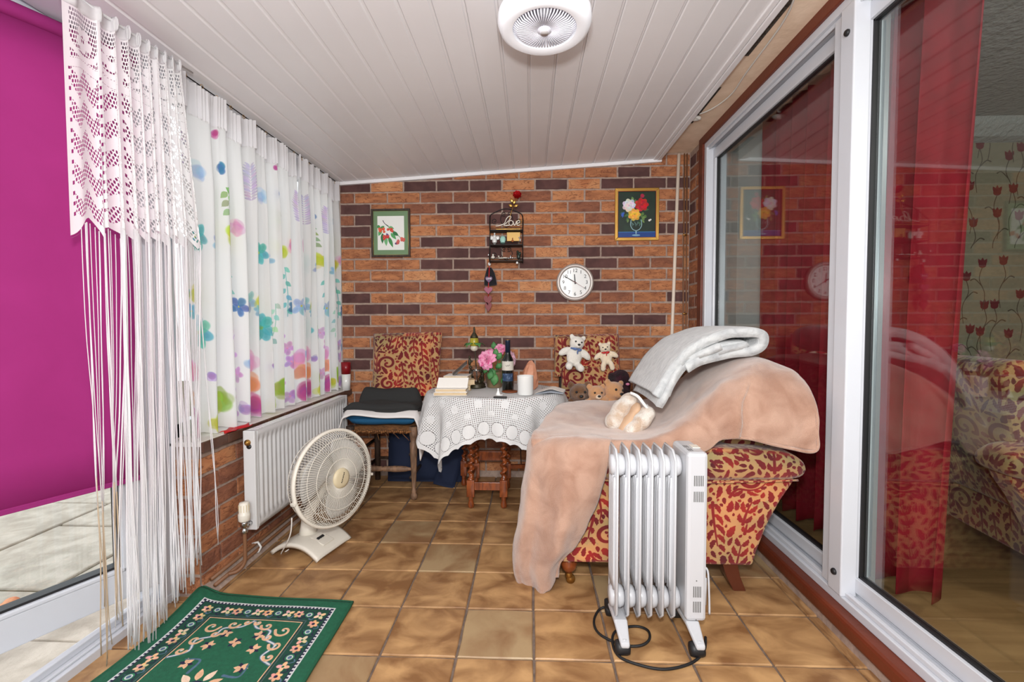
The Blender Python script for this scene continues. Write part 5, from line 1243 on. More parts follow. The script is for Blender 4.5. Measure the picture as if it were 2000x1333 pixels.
N_ = len(path) - 1
V, Fc, U = grid(gsheet(0, -.02, .44, 0), 22, N_); mk('outer_fold', V, Fc, greyfl, gt, solid=.036)
ip = spline([px(*p) for p in ((1376, 690, 1.87), (1420, 675, 1.87), (1455, 668, 1.87), (1400, 672, 1.87), (1352, 694, 1.87), (1318, 730, 1.87), (1300, 768, 1.87))], 7); path_o = path; path = ip
V, Fc, U = grid(gsheet(-.004, -.012, .42, 3), 16, len(ip) - 1); mk('inner_fold', V, Fc, greyfl, gt, solid=.024)
ip = spline([px(*p) for p in ((1400, 668, 1.87), (1350, 690, 1.87), (1315, 725, 1.87), (1292, 770, 1.87), (1286, 785, 1.87))], 7); path = ip
V, Fc, U = grid(gsheet(-.012, -.03, .40, 5), 16, len(ip) - 1); mk('inner_fold', V, Fc, greyfl, gt, solid=.026)
# plush roll
pr_ = thing('plush_warmer', 'mottled cream plush foot warmer with tan suede middle lying on the blanket', 'foot warmer', tuple(px(1230, 850, 1.97)))
def dirM(ang, tilt=0): return (Matrix.Rotation(-ang, 3, 'Y') @ Matrix.Rotation(tilt, 3, 'Z'))
blob('plush_lobe', [(tuple(px(1200, 822, 1.99)), (.048, .05, .040), dirM(.9)), (tuple(px(1212, 800, 2.0)), (.058, .05, .038), dirM(.9)), (tuple(px(1228, 783, 2.02)), (.045, .05, .034), dirM(.5))], mottled, pr_, vox=.006)
blob('plush_lobe', [(tuple(px(1236, 838, 1.93)), (.052, .046, .034), dirM(.7)), (tuple(px(1254, 822, 1.93)), (.050, .048, .036), dirM(.8)), (tuple(px(1264, 808, 1.94)), (.034, .046, .032), dirM(.3))], mottled, pr_, vox=.006)
blob('suede_sole', [(tuple(px(1222, 828, 1.965)), (.062, .05, .022), dirM(.95)), (tuple(px(1240, 800, 1.98)), (.035, .05, .02), dirM(.95))], suede, pr_, vox=.006)
mk('strap', *tube(spline([px(1232, 768, 1.96), px(1246, 775, 1.93), px(1258, 790, 1.92), px(1268, 802, 1.93), px(1262, 792, 1.95)], 6), .007, 6), china, pr_)

# ================================================================== CHAIR BEHIND: cushions and toys
mk('damask_cushion', *pillow(.42, .27, .10, Rr(px(1146, 694, 2.96), rx=-.12, ry=-.02), seed=4), damaskM, cat='cushion', label='damask cushion on the chair back with two white teddy bears')
mk('damask_cushion', *pillow(.36, .30, .08, Rr(px(1152, 758, 2.90), rx=-.15), seed=5), damaskM, cat='cushion', label='lower damask cushion behind the three brown teddy heads')
mk('damask_cushion', *tf(pillow(.38, .34, .06, Matrix.Identity(4), pw=6, seed=8), TR((.36, 2.83, .455), rx=-pi / 2)), damaskM, cat='cushion', label='flat damask seat cushion under the teddy bears')
def bear(name, label, pos, S, R, m_, muz=None, parts='all', group=None, ribbon=None, pose='sit', limbs=None, hs=1.12):
    """S = standing height; local x right, y towards the wall, z up"""
    t = thing(name, label, 'teddy bear', tuple(pos), group=group)
    M = Matrix.Translation(pos) @ R.to_4x4() @ Matrix.Diagonal((S, S, S, 1)); M3 = R
    def E(x, y, z, a, b, c_, rot=None): return (tuple(M @ Vector((x, y, z))), (a * S, b * S, c_ * S), (M3 @ rot) if rot is not None else M3)
    arms = limbs or ((-.30, -.02, .46, .9), (.30, -.02, .46, -.9)); legs = ((-.14, -.16, .10, .3), (.15, -.16, .10, -.3))
    hz = .74
    body = [E(0, 0, .34, .215, .18, .25), E(0, -.03, hz, .185 * hs, .17 * hs, .17 * hs), E(-.15 * hs, 0, hz + .14 * hs, .065 * hs, .045, .07 * hs), E(.15 * hs, 0, hz + .14 * hs, .065 * hs, .045, .07 * hs), E(0, -.17 * hs, hz - .05 * hs, .09 * hs, .08 * hs, .07 * hs)]
    for (x, y, z, r) in arms: body.append(E(x, y, z, .10, .10, .19, RY(r)))
    for (x, y, z, r) in legs: body.append(E(x, y, z, .10, .17 if pose == 'sit' else .10, .11 if pose == 'sit' else .2, RY(r)))
    for (x, y, z, r) in legs: body.append(E(x * 1.15, y * 1.7 if pose == 'sit' else y, z - (.02 if pose == 'sit' else .12), .10, .08, .10))
    blob('body', body, m_, t, vox=S * .026, smooth_it=5)
    if muz: mk('muzzle', *ell(M @ Vector((0, -.205 * hs, hz - .05 * hs)), (.07 * S * hs, .06 * S * hs, .055 * S * hs), 12, 8, M3), muz, t)
    for x in (-.075 * hs, .075 * hs): mk('eye', *ell(M @ Vector((x, -.175 * hs - .01, hz + .035 * hs)), (.022 * S * hs,) * 3, 10, 8), blackP, t)
    mk('nose', *ell(M @ Vector((0, -.255 * hs, hz - .03 * hs)), (.036 * S * hs, .02 * S * hs, .026 * S * hs), 10, 8, M3), blackP, t)
    if ribbon:
        pts = [M @ Vector((.15 * cos(a), .14 * sin(a) - .01, .585 + .01 * sin(a * 3))) for a in np.linspace(0, 2 * pi, 17)[:-1]]
        mk('ribbon', *tube(pts, .025 * S, 6, closed=True), ribbon, t)
        mk('bow', *join(ell(M @ Vector((-.06, -.20, .57)), (.06 * S, .02 * S, .03 * S), 10, 6), ell(M @ Vector((.06, -.20, .56)), (.06 * S, .02 * S, .03 * S), 10, 6), ell(M @ Vector((.02, -.20, .50)), (.02 * S, .015 * S, .06 * S), 8, 6)), ribbon, t)
    return t
bear('teddy_bear', 'larger white teddy bear with blue bow, tilted on the damask cushion', px(1117, 722, 2.83), .225, RZ(.15) @ RY(.18), whitefur, ribbon=blueribbon)
bear('teddy_bear', 'small cream teddy bear with red ribbon, right of the larger white bear', px(1186, 718, 2.85), .165, RZ(-.1) @ RY(-.12), creamfur, ribbon=redribbon, pose='hang')
bear('teddy_bear', 'dark brown teddy bear in pink and white dress, leftmost of the three', px(1131, 822, 2.68), .225, RZ(.05), brownfur, hs=1.45)
bear('teddy_bear', 'tan teddy bear with pale muzzle, middle of the three brown bears', px(1164, 822, 2.62), .215, RZ(.12), tanfur, beige_sk, hs=1.25)
bear('teddy_bear', 'light tan teddy bear with head tilted, rightmost of the three brown bears', px(1190, 822, 2.62), .235, RZ(.45) @ RY(.15), tanfur, hs=1.35)
def dress(p, w, h, m_, lb): return mk('doll_dress', *tf(pillow(w, h, .10, Matrix.Identity(4), pw=3, seed=9), Matrix.Translation(p)), m_, cat='clothing', label=lb)
dress(px(1131, 797, 2.62), .15, .055, mat('pale_pink_knit', c(226, 190, 204), .9, bump=.5, bs=300), 'pale pink knitted dress on the dark brown teddy')
dress(px(1110, 794, 2.62), .08, .05, whitetowel, 'white knitted sleeve left of the brown teddy'); dress(px(1165, 797, 2.56), .12, .045, whitetowel, 'white knitted collar under the middle tan teddy'); dress(px(1195, 797, 2.56), .10, .05, mat('pinkish_knit', c(228, 208, 204), .9, bump=.5, bs=300), 'pinkish white clothing under the tilted tan teddy')
pf_ = thing('plum_soft_toy', 'dark plum fluffy soft toy behind the tan teddy bears', 'soft toy', tuple(px(1208, 775, 2.78)))
blob('body', [(tuple(px(1212, 738, 2.80)), (.055, .05, .05)), (tuple(px(1200, 752, 2.78)), (.05, .05, .05)), (tuple(px(1222, 752, 2.8)), (.03, .04, .06)), (tuple(px(1216, 772, 2.76)), (.05, .05, .05)), (tuple(px(1196, 736, 2.8)), (.028, .03, .025))], plumfur, pf_, vox=.007, smooth_it=2)
mk('pink_nose', *ell(px(1226, 751, 2.73), (.012, .01, .008)), petalM, pf_)

# ================================================================== OIL-FILLED HEATER
ht = thing('oil_heater', 'white oil-filled radiator heater standing in front of the armchair', 'heater', (.42, 1.54, 0))
HYN, HYF = 1.47, 1.61
def fin(x):
    # outline in YZ with a slanted top and bottom on the near side
    z0, z1 = .068, .632
    out = [(HYF, z0 + .012), (HYF, z1 - .02), (HYF - .02, z1), (HYN + .03, z1), (HYN, z1 - .028), (HYN, z0 + .028), (HYN + .03, z0), (HYF - .02, z0)]
    plate = prism(out, 'x', x - .0012, x + .0012)
    rim = tube([(x, y, z) for y, z in out], .0042, 6, closed=True)
    ribs = [tube([(x - .002, y, .16), (x - .004, y, .2), (x - .004, y, .5), (x - .002, y, .54)], .006, 6) for y in (HYN + .035, HYN + .058, HYN + .082, HYN + .105)]
    return join(plate, rim, *ribs)
FX_ = [.283 + i * .0372 for i in range(6)]
for x in FX_: mk('fin', *fin(x), heatW, ht)
cy_ = (HYN + HYF) / 2
for z in (.572, .118):
    for i, x in enumerate(FX_[:-1] + [FX_[-1]]):
        v, f = lathe([(.024, .002), (.033, .006), (.038, .0186), (.033, .031), (.024, .0355)], 24); mk('oil_drum', [(x + p[2], cy_ + p[0], z + p[1]) for p in v], f, heatW, ht)
    v, f = lathe([(0, -.016), (.028, -.014), (.034, -.009), (.035, 0)], 24, cap=False); mk('end_cap', [(FX_[0] + p[2], cy_ + p[0], z + p[1]) for p in v], f, heatW, ht)
hb = mk('control_box', *bx(.505, .572, HYN - .004, HYF + .02, .078, .634), heatW, ht, smooth=False, bevel=.012)
for z0 in (.560, .508): 
    for i in range(6): mk('vent_slot', *bx(.526 + i * .0055, .5285 + i * .0055, HYN - .0048, HYN, z0 - .034, z0), greyc, hb, smooth=False)
for z0 in (.196, .146):
    for i in range(5): mk('vent_slot', *bx(.528 + i * .0055, .5305 + i * .0055, HYN - .0048, HYN, z0 - .036, z0), greyc, hb, smooth=False)
for i in range(6): mk('top_slot', *bx(.517 + (i % 3) * .006, .5195 + (i % 3) * .006, HYN + .02 + (i // 3) * .04, HYN + .045 + (i // 3) * .04, .6338, .6346), greyc, hb, smooth=False)
mk('control_dial', *bx(.540, .566, HYN + .05, HYN + .09, .634, .637), creamP, hb, smooth=False, bevel=.002)
for z in (.215, .085): mk('screw', *tf(lathe([(.002, 0), (.002, .001), (0, .001)], 8), TR((.538, HYN - .004, z), rx=pi / 2)), greyc, hb)
mk('cord_guard', *join(tube(spline([(.575, HYN + .05, .235), (.590, HYN + .04, .225), (.592, HYN + .03, .15), (.590, HYN + .02, .09)], 5), .0035, 6), bx(.572, .580, HYN + .02, HYN + .04, .12, .21)), heatW, ht)
for nm, x in (('a', .296), ('b', .528)):
    v = [(x - .022, HYF + .01, .06), (x + .022, HYF + .01, .06), (x + .022, HYN, .078), (x - .022, HYN, .078), (x - .014, HYN - .078, .050), (x + .014, HYN - .078, .050)]
    top = [(p[0], p[1], p[2]) for p in v]; bot = [(p[0], p[1], p[2] - .016) for p in v]; V = top + bot
    Fc = [(0, 3, 2, 1), (3, 4, 5, 2), (7, 8, 9, 6), (8, 11, 10, 9), (0, 1, 7, 6), (1, 2, 8, 7), (2, 5, 11, 8), (5, 4, 10, 11), (4, 3, 9, 10), (3, 0, 6, 9)]
    f_ = recalc(mk('foot', V, Fc, heatW, ht, smooth=False, bevel=.006))
    mk('screw', *lathe([(.007, .053), (.006, .056), (0, .0565)], 12, x, HYN - .062, 0), heatW, f_)
    for y in (HYN - .052, HYF): mk('castor_wheel', *join(tf(lathe([(.010, -.024), (.020, -.021), (.0225, -.012), (.0225, .012), (.020, .021), (.010, .024)], 24), TR((x - .004, y, .0228), ry=pi / 2, rz=0)), tube([(x, y, .02), (x, y, .045)], .008, 8)), blackP, ht)
cord = spline([pz(1196, 1186, .03), pz(1172, 1190, .012), pz(1160, 1215, .006), pz(1172, 1240, .006), pz(1215, 1260, .006), pz(1250, 1262, .01), pz(1268, 1250, .014), pz(1265, 1232, .012), pz(1240, 1224, .01), pz(1205, 1232, .012), pz(1196, 1252, .008), pz(1208, 1282, .006), pz(1250, 1300, .006), pz(1300, 1308, .006), pz(1350, 1296, .006), pz(1375, 1272, .008), pz(1378, 1245, .02)], 7)
pc = thing('heater_cord', 'black power cord looped on the tiles around the oil heater feet', 'cord', tuple(pz(1250, 1262, 0)))
mk('cable', *tube(cord, .0042, 8), rubber, pc)
mk('plug', *tf(bx(-.016, .016, -.018, .018, -.014, .014), Rr(pz(1192, 1180, .05), rz=.4)), rubber, pc, smooth=False, bevel=.005)

# ================================================================== RUG
rg = thing('green_rug', 'green oriental patterned rug on the tiles by the garden door', 'rug', (-.965, 1.2, 0))
RA, RB, RC, RD = Vector((-1.272, 1.672, 0)), Vector((-.666, 1.640, 0)), Vector((-1.272, .74, 0)), Vector((-.650, .71, 0))
def rugp(u, v):
    p = RA.lerp(RB, u).lerp(RC.lerp(RD, u), v); e = min(u, 1 - u, v, 1 - v)
    z = .008 + .012 * math.exp(-(u / .08) ** 2) * (.5 + .5 * sin(v * 9 + 1)) + .018 * math.exp(-((u / .1) ** 2 + (v / .1) ** 2)) + .0015 * sin(u * 9 + v * 14)
    return (p.x + .006 * sin(v * 8) * (1 - u), p.y, z)
V, Fc, U = grid(rugp, 40, 60); mk('pile', V, Fc, rugM, rg, uvs=[(u, 1 - v) for u, v in U], solid=.007)
eb = [rugp(0, t) for t in np.linspace(0, 1, 40)] + [rugp(t, 1) for t in np.linspace(.03, 1, 20)] + [rugp(1, 1 - t) for t in np.linspace(.03, 1, 40)] + [rugp(1 - t, 0) for t in np.linspace(.03, .97, 20)]
mk('binding', *tube(eb, .0052, 6, closed=True), rugE, rg)

# ================================================================== CEILING FAN LIGHT
CX, CY_, CZ = .045, 1.43, 1.945
cl_ = thing('ceiling_fan_light', 'round white ceiling light with louvred fan in its centre', 'ceiling light', (CX, CY_, CZ))
OR = .143
ringp = [(OR - .045, .004), (OR - .02, -.002), (OR - .006, .008), (OR, .026), (OR - .001, .045), (OR - .010, .060), (OR - .035, .066), (OR - .048, .060), (OR - .050, .03), (OR - .045, .004)]
mk('opal_ring', *lathe(ringp, 72, CX, CY_, CZ, cap=False), ringM, cl_)
mk('fan_drum', *lathe([(0, .055), (OR - .055, .055), (OR - .056, .03), (OR - .06, .028)], 48, CX, CY_, CZ + .002, cap=False), louvreD, cl_)
lv = []
for i in range(56):
    a = 2 * pi * i / 56
    P = [(CX + r * cos(a + .12 * s_), CY_ + r * sin(a + .12 * s_), CZ + z) for r, s_, z in ((.018, 0, .004), (.05, .3, .001), (.082, .6, .003), (.093, .7, .012), (.096, .7, .03))]
    lv.append(tube(P, [.0012, .0018, .0026, .0026, .0026], 5))
mk('louvre', *join(*lv), louvre, cl_, kind='stuff')
mk('hub', *lathe([(0, -.006), (.012, -.006), (.015, -.002), (.021, 0), (.021, .008), (0, .010)], 28, CX, CY_, CZ), louvre, cl_)
clockrim0 = mat('hub_grey', c(190, 186, 186), .4)
mk('hub_disc', *lathe([(0, -.0075), (.012, -.0072), (.0125, -.005)], 24, CX, CY_, CZ), clockrim0, cl_)
mk('stem', *lathe([(.02, .055), (.02, .10), (.045, .105), (.05, zc(CX) - CZ)], 28, CX, CY_, CZ), ringM, cl_)

# ================================================================== ON THE BACK WALL
YW = YB - .006
def picture(name, label, a, b, fw_, m_frame, img, cat_, Yp=3.088):
    p, q = px(a[0], a[1], Yp), px(b[0], b[1], Yp); x0, x1, z0, z1 = p.x, q.x, q.z, p.z
    t = thing(name, label, cat_, ((x0 + x1) / 2, Yp, z0))
    fr = [prism([(x0, z0), (x0 + fw_, z0 + fw_), (x0 + fw_, z1 - fw_), (x0, z1)], 'y', Yp - .012, Yp + .008), prism([(x1, z0), (x1, z1), (x1 - fw_, z1 - fw_), (x1 - fw_, z0 + fw_)], 'y', Yp - .012, Yp + .008),
          prism([(x0, z0), (x1, z0), (x1 - fw_, z0 + fw_), (x0 + fw_, z0 + fw_)], 'y', Yp - .012, Yp + .008), prism([(x0, z1), (x0 + fw_, z1 - fw_), (x1 - fw_, z1 - fw_), (x1, z1)], 'y', Yp - .012, Yp + .008)]
    recalc(mk('frame', *join(*fr), m_frame, t, smooth=False, bevel=.002))
    V, Fc, U = grid(lambda u, v: (x0 + fw_ * .9 + (x1 - x0 - fw_ * 1.8) * u, Yp - .002, z0 + fw_ * .9 + (z1 - z0 - fw_ * 1.8) * v), 1, 1)
    mk('print', V, Fc, mat(name + '_image', c(200, 200, 200), .35, img=img), t, uvs=U, smooth=False)
    return t, (x0, x1, z0, z1)
t, r_ = picture('botanical_print', 'framed cherry painting with green mount on the left of the brick wall', (725, 409), (802, 502), .012, darkwood, cherries_img(), 'picture')
x0, x1, z0, z1 = r_; mk('gilt_slip', *join(*[tube([(x0 + .014, 3.0845, z0 + .014), (x1 - .014, 3.0845, z0 + .014), (x1 - .014, 3.0845, z1 - .014), (x0 + .014, 3.0845, z1 - .014)], .0015, 4, closed=True)]), goldM, t)
t, r_ = picture('rose_painting', 'gold-framed painting of roses in a glass vase near the white pipe', (1201, 369), (1286, 470), .020, goldM, roses_img(), 'picture')
x0, x1, z0, z1 = r_; mk('inner_slip', *tube([(x0 + .02, 3.08, z0 + .02), (x1 - .02, 3.08, z0 + .02), (x1 - .02, 3.08, z1 - .02), (x0 + .02, 3.08, z1 - .02)], .003, 5, closed=True), redM, t)
# clock
KC = px(1123, 552, 3.075)
ck = thing('wall_clock', 'round white wall clock with silver rim on the brick wall', 'clock', tuple(KC))
def cly(prof, n=48): v, f = lathe(prof, n, cap=False); return [(KC.x + p[0], KC.y - p[2], KC.z + p[1]) for p in v], f
clockrim = mat('clock_rim', c(186, 176, 170), .35, metal=.3)
mk('rim', *cly([(.124, -.018), (.125, .006), (.118, .016), (.108, .018), (.100, .010), (.099, -.01)]), clockrim, ck)
mk('face', *cly([(0, .004), (.100, .004)]), china, ck)
def text(name, s, size, loc, m_, parent, ext=.0004, rot=(pi / 2, 0, 0), shear=0):
    cu = bpy.data.curves.new(name, 'FONT'); cu.body = s; cu.size = size; cu.align_x = 'CENTER'; cu.align_y = 'CENTER'; cu.extrude = ext; cu.shear = shear
    cu.materials.append(m_); tmp = bpy.data.objects.new('tmp', cu); me = bpy.data.meshes.new_from_object(tmp); bpy.data.objects.remove(tmp); me.name = name; o = bpy.data.objects.new(name, me); COL.objects.link(o); o.parent = parent; o.location = Vector(loc) - base_of(parent); o.rotation_euler = rot; return o
for i in range(1, 13):
    a = pi / 2 - i * pi / 6; text('numeral', str(i), .034, (KC.x + .078 * cos(a), KC.y - .0048, KC.z + .078 * sin(a)), blackP, ck)
for i in range(60): pass
def hand(nm, ang, L_, w, m_, off, back=.012):
    d = Vector((cos(ang), 0, sin(ang))); n = Vector((-sin(ang), 0, cos(ang))); o = Vector((KC.x, KC.y - off, KC.z))
    P = [o - d * back + n * w, o - d * back - n * w, o + d * L_ - n * w * .7, o + d * L_ + n * w * .7]; V = P + [p + Vector((0, .001, 0)) for p in P]
    recalc(mk(nm, V, [(0, 1, 2, 3), (7, 6, 5, 4), (0, 4, 5, 1), (1, 5, 6, 2), (2, 6, 7, 3), (3, 7, 4, 0)], m_, ck, smooth=False))
hand('hour_hand', radians(95), .054, .0042, blackP, .007); hand('minute_hand', radians(150), .082, .0032, blackP, .009); hand('second_hand', radians(-32), .072, .0011, redM, .011, .02)
# iron rack
rk = thing('wall_rack', 'black wrought-iron three-tier wall rack holding small ornaments', 'rack', tuple(px(989, 512, 3.03)))
Yr0, Yr1 = 2.985, 3.085
def W(x, y, Y=3.03): return px(x, y, Y)
for Y in (Yr0, Yr1):
    arc = spline([W(956, 512, Y), W(957, 460, Y), W(957, 425, Y), W(965, 416, Y), W(988, 408, Y), W(1012, 415, Y), W(1021, 425, Y), W(1021, 460, Y), W(1021, 514, Y)], 6)
    if Y == Yr1: mk('arched_frame', *tube(arc, .0035, 6), ironM, rk)
for (x) in (957, 1021): mk('upright', *tube([W(x, 422, Yr0 + .09), W(x, 440, Yr0), W(x, 515, Yr0)], .003, 6), ironM, rk)
for y in (449, 478, 509):
    p, q = W(956, y, Yr0), W(1021, y, Yr0)
    mk('shelf', *bx(p.x, q.x, Yr0, Yr1, p.z - .004, p.z + .001), ironM, rk, smooth=False, bevel=.001)
    mk('shelf_rail', *tube([(p.x, Yr0, p.z + .010), (q.x, Yr0, p.z + .010)], .002, 6), ironM, rk)
sc = []
for cx_, cy2, R_, mi in ((984, 418, 5, 1), (995, 418, 5, -1), (966, 432, 6, 1), (1012, 432, 6, -1), (984, 487, 5, 1), (994, 487, 5, -1), (966, 498, 6, 1), (1012, 498, 6, -1)):
    P = [W(cx_ + mi * cos(t * .9 + 1) * R_ * (1 - t / 11), cy2 + sin(t * .9 + 1) * R_ * (1 - t / 11), 3.082) for t in range(10)]; sc.append(tube(spline(P, 3), .0022, 5))
sc.append(tube(spline([W(979, 421, 3.082), W(978, 432, 3.082), W(989, 444, 3.082), W(1001, 432, 3.082), W(1000, 421, 3.082)], 5), .0022, 5)); sc.append(tube(spline([W(979, 490, 3.082), W(979, 498, 3.082), W(989, 508, 3.082), W(1000, 498, 3.082), W(999, 490, 3.082)], 5), .0022, 5))
mk('scrollwork', *join(*sc), ironM, rk)
# ornaments on the rack
s1, s2, s3 = W(989, 448.5, Yr0).z + .001, W(989, 477.5, Yr0).z + .001, W(989, 508.5, Yr0).z + .001
rose = thing('gold_rose', 'artificial gold-stemmed rose with red bloom leaning out of the rack', 'ornament', tuple(W(990, 440, 3.03)))
mk('stem', *tube([W(991, 444, 3.03), W(997, 420, 3.03), W(1007, 388, 3.02)], .002, 6), goldM, rose)
for (x, y, a) in ((1001, 396, 1.9), (1004, 404, .4), (1001, 404, 2.6), (1003, 399, 1.2)):
    cn = W(x, y, 3.02); V, Fc, U = grid(lambda u, v: cn + Vector((cos(a) * v * .03 - sin(a) * (u - .5) * .018 * sin(pi * (.1 + .85 * v)), -.004 * sin(v * 3), sin(a) * v * .03 + cos(a) * (u - .5) * .018 * sin(pi * (.1 + .85 * v)))), 3, 5); mk('gold_leaf', V, Fc, goldM, rose, solid=.0006)
rc = W(1010, 382, 3.01); pt = []
foil = mat('red_foil', c(176, 12, 22), .15, metal=.6)
for ring, (n, R_, op) in enumerate(((4, .014, .3), (6, .022, .7), (8, .030, 1.15))):
    for i in range(n):
        a = 2 * pi * i / n + ring * .5
        def pf(u, v):
            w = R_ * .5 * sin(pi * min(.97, v * .75 + .15)); rad = R_ * v * sin(op * (.5 + .6 * v)); hh = R_ * v * cos(op * (.5 + .6 * v)); y_ = (u - .5) * 2 * w
            return rc + Vector((rad * cos(a) - y_ * sin(a), -.6 * (rad * sin(a) + y_ * cos(a)) - hh * .2, .75 * (rad * sin(a) + y_ * cos(a)) + hh * .6))
        V, Fc, U = grid(pf, 4, 4); pt.append((V, Fc))
mk('bloom', *join(*pt), foil, rose, solid=.0006)
lv_ = thing('love_ornament', 'silvery Love word ornament on a gold plinth, top shelf of the rack', 'ornament', (W(990, 448, 3.02).x, 3.02, s1))
a0, a1 = W(969, 448, 3.02).x, W(1017, 448, 3.02).x
mk('plinth', *bx(a0, a1, 3.008, 3.035, s1, s1 + .010), goldM, lv_, smooth=False, bevel=.002)
silver = mat('silver_word', c(220, 212, 200), .3, metal=.3)
def WL(pts, r=.003): return tube(spline([Vector((W(x, y, 3.02).x, 3.018, W(x, y, 3.02).z)) for x, y in pts], 5), r, 6)
mk('letter_l', *WL([(968, 442), (976, 441), (985, 437), (989, 428), (994, 423), (998, 424), (995, 430), (989, 436), (984, 441), (990, 441), (996, 440)]), silver, lv_)
mk('letter_o', *tube(spline([Vector((W(998 + 4 * cos(a), 436 + 5 * sin(a), 3.02).x, 3.018, W(998, 436 + 5 * sin(a), 3.02).z)) for a in np.linspace(0, 2 * pi, 9)[:-1]], 4, True), .0028, 6, closed=True), silver, lv_)
mk('letter_v', *WL([(1002, 432), (1005, 441), (1009, 432)]), silver, lv_); mk('letter_e', *WL([(1009, 437), (1015, 435), (1014, 431), (1010, 433), (1010, 440), (1016, 440)]), silver, lv_)
hx_ = thing('star_ornament', 'small gold open star behind the letters on the top shelf', 'ornament', tuple(W(1014, 440, 3.05)))
mk('outline', *tube([W(1014 + (7 if i % 2 == 0 else 3.5) * sin(i * pi / 5), 434 - (7 if i % 2 == 0 else 3.5) * cos(i * pi / 5), 3.05) for i in range(10)], .0018, 5, closed=True), goldM, hx_)
def orn(name, label, ells_, m_, cat_='ornament', vox=.0025): 
    e = [(tuple(W(*a)), b) for a, b in ells_]; o = blob(name, e, m_, None, vox=vox, smooth_it=2, cat=cat_, label=label); return o
orn('angel_figurine', 'white angel figurine at the left of the middle rack shelf', [((966, 471, 3.03), (.016, .014, .024)), ((966, 462, 3.03), (.010, .010, .011)), ((960, 465, 3.035), (.014, .005, .014)), ((972, 465, 3.035), (.014, .005, .014)), ((966, 456.5, 3.03), (.006, .006, .006))], china)
orn('teal_keepsake', 'pale teal oval keepsake frame on the middle rack shelf', [((982, 468, 3.02), (.020, .007, .024)), ((982, 475, 3.02), (.020, .010, .006))], mat('teal_glaze', c(150, 196, 184), .4))
mk('gold_plaque', *(lambda p, q: bx(p.x, q.x, 3.03, 3.035, q.z, p.z))(W(990, 454, 3.03), W(1016, 471, 3.03)), mat('bright_gold', c(200, 160, 88), .45, metal=.2), smooth=False, bevel=.001, cat='plaque', label='bright gold rectangular plaque on the middle rack shelf')
orn('amber_figurine', 'little amber figurine in front of the gold plaque', [((1001, 471, 3.01), (.009, .008, .009)), ((1001, 466, 3.01), (.005, .005, .005))], mat('amber', c(166, 96, 50), .4))
orn('bird_figurine', 'small grey bird ornament at the right end of the middle shelf', [((1016, 469, 3.02), (.007, .007, .012)), ((1014, 464, 3.02), (.006, .005, .005))], clockrim)
orn('pale_figurine', 'small cream figurine at the left of the bottom rack shelf', [((963, 503, 3.03), (.013, .01, .010)), ((963, 498, 3.03), (.006, .006, .007))], creamP)
orn('reclining_figurine', 'cream reclining figurine in the middle of the bottom rack shelf', [((978, 505, 3.02), (.016, .009, .006)), ((986, 504, 3.02), (.018, .008, .005)), ((974, 501, 3.02), (.006, .006, .006))], creamP)
orn('silver_trinket', 'silvery twisted trinket right of the reclining figurine', [((997, 502, 3.02), (.004, .004, .016)), ((1001, 504, 3.02), (.006, .005, .008)), ((993, 505, 3.02), (.008, .005, .004))], chrome)
orn('crouching_animal', 'black and green crouching animal ornament at the bottom shelf right end', [((1013, 501, 3.02), (.012, .010, .022)), ((1011, 492, 3.02), (.008, .008, .009)), ((1016, 495, 3.02), (.008, .008, .010))], mat('green_black_glaze', c(30, 44, 36), .35))
orn('shell_drop', 'white shell drop hanging beneath the rack', [((1010, 513.5, 3.0), (.008, .004, .009))], china)
orn('silver_button', 'tiny silver bell hooked on the left side of the rack', [((954, 498, 2.98), (.004, .004, .010))], chrome)
# hanging pouch and hearts
hp = thing('hanging_pouch', 'black velvet pouch hanging from the left corner of the rack', 'pouch', tuple(W(958, 550, 3.05)))
mk('pouch', *recalc and (lambda P: prism([(W(x, y, 3.06).x, W(x, y, 3.06).z) for x, y in P], 'y', 3.045, 3.065))([(952, 523), (960, 523), (966, 533), (969, 545), (971, 557), (958, 559), (946, 558), (946, 545), (949, 533)]), mat('black_velvet', c(20, 18, 24), .9, sheen=.4), hp, smooth=False, bevel=.004)
mk('drawstring', *tube([W(957, 512, 3.04), W(956, 519, 3.04), W(957, 523, 3.045)], .003, 6), china, hp); mk('tassel', *ell(W(956, 516, 3.03), (.010, .008, .012)), china, hp)
hh_ = thing('heart_hanging', 'red ribbon with stacked purple and red hearts hanging over the black pouch', 'ornament', tuple(W(954, 600, 3.04)))
mk('ribbon', *tube([W(956, 518, 3.035), W(955, 540, 3.035), W(954, 560, 3.035), W(954, 580, 3.035)], .003, 6), redribbon, hh_)
purp = mat('purple_heart', c(96, 60, 100), .5); rosep = mat('rose_heart', c(150, 70, 96), .5); deepr = mat('deep_red_heart', c(120, 34, 40), .5)
def heart(cx_, cy2, s_, m_, sy=1.0):
    P = []
    for i in range(24):
        t = 2 * pi * i / 24; P.append((W(cx_ + s_ * sin(t) ** 3, cy2, 3.03).x, W(cx_, cy2 - s_ * sy * (13 * cos(t) - 5 * cos(2 * t) - 2 * cos(3 * t) - cos(4 * t)) / 16, 3.03).z))
    return mk('heart', *prism(P, 'y', 3.022, 3.034), m_, hh_, smooth=False, bevel=.002)
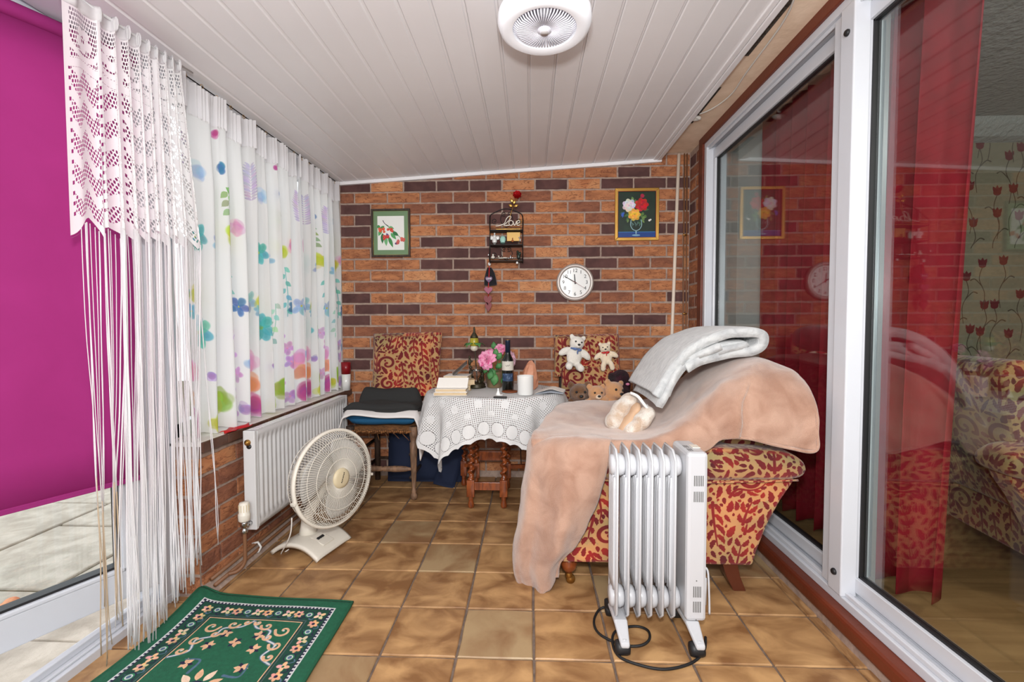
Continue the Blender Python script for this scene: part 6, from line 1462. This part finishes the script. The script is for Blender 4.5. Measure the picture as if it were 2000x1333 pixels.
heart(955, 546, 7, purp); heart(954, 567, 8.2, rosep); heart(953, 586, 8, deepr, 1.4); heart(954, 599, 6.5, deepr, 1.7)
text('heart_lettering', 'LOVE', .014, tuple(W(955, 545, 3.03) + Vector((0, -.0105, 0))), china, hh_)
# pipes on the right of the back wall
wp = thing('white_pipe', 'white painted pipe running down the back wall at the right corner', 'pipe', (px(1320, 500, 3.08).x, 3.08, .1))
p_, q_ = px(1326, 301, 3.085), px(1313, 640, 3.085); mk('pipe', *tube([p_, q_, q_ + (q_ - p_) * .85], .011, 12), plaster if False else mat('cream_paint', c(226, 212, 196), .5), wp)
bp = thing('brown_pipes', 'pair of thin brown pipes in the right back corner', 'pipe', (1.02, 3.07, .1))
for x, dx in ((1337, -3), (1342, -2)):
    p_, q_ = px(x, 300, 3.08), px(x + dx, 640, 3.08); mk('pipe', *tube([p_, q_, q_ + (q_ - p_) * .85], .005, 8), copper, bp)
for y in (459, 613): mk('pipe_clip', *ell(px(1338, y, 3.06), (.016, .006, .006)), brass, bp)
# cable and junction on the soffit
sc2 = thing('soffit_cable', 'white electric cable sagging along the beige soffit above the glass door', 'cable', tuple(pz(1440, 160, ZS)))
cp = [pz(x, y, ZS - .008) for x, y in ((1366, 223), (1386, 215), (1410, 200), (1432, 180), (1452, 150), (1475, 118), (1500, 85), (1525, 50), (1542, 20), (1550, 0))]
cp.append(cp[-1] + (cp[-1] - cp[-2]) * 6); mk('cable', *tube(spline(cp, 5), .0035, 6), cabM, sc2)
jb = pz(1357, 231, ZS - .015); mk('junction', *join(ell(jb, (.034, .02, .014)), tube([jb + Vector((.0, -.02, -.01)), jb + Vector((.015, -.03, -.018)), jb + Vector((.03, -.01, -.012)), jb + Vector((.02, .0, 0))], .002, 5)), cabM, sc2)
# small cable by the back wall under the table
wc_ = thing('black_cable', 'thin black cable hanging down the brick wall behind the table', 'cable', tuple(px(1018, 920, 3.06)))
mk('cable', *tube(spline([px(1019, 800, 3.08), px(1017, 860, 3.07), px(1018, 905, 3.06), px(1024, 915, 3.05)], 5), .003, 6), rubber, wc_)
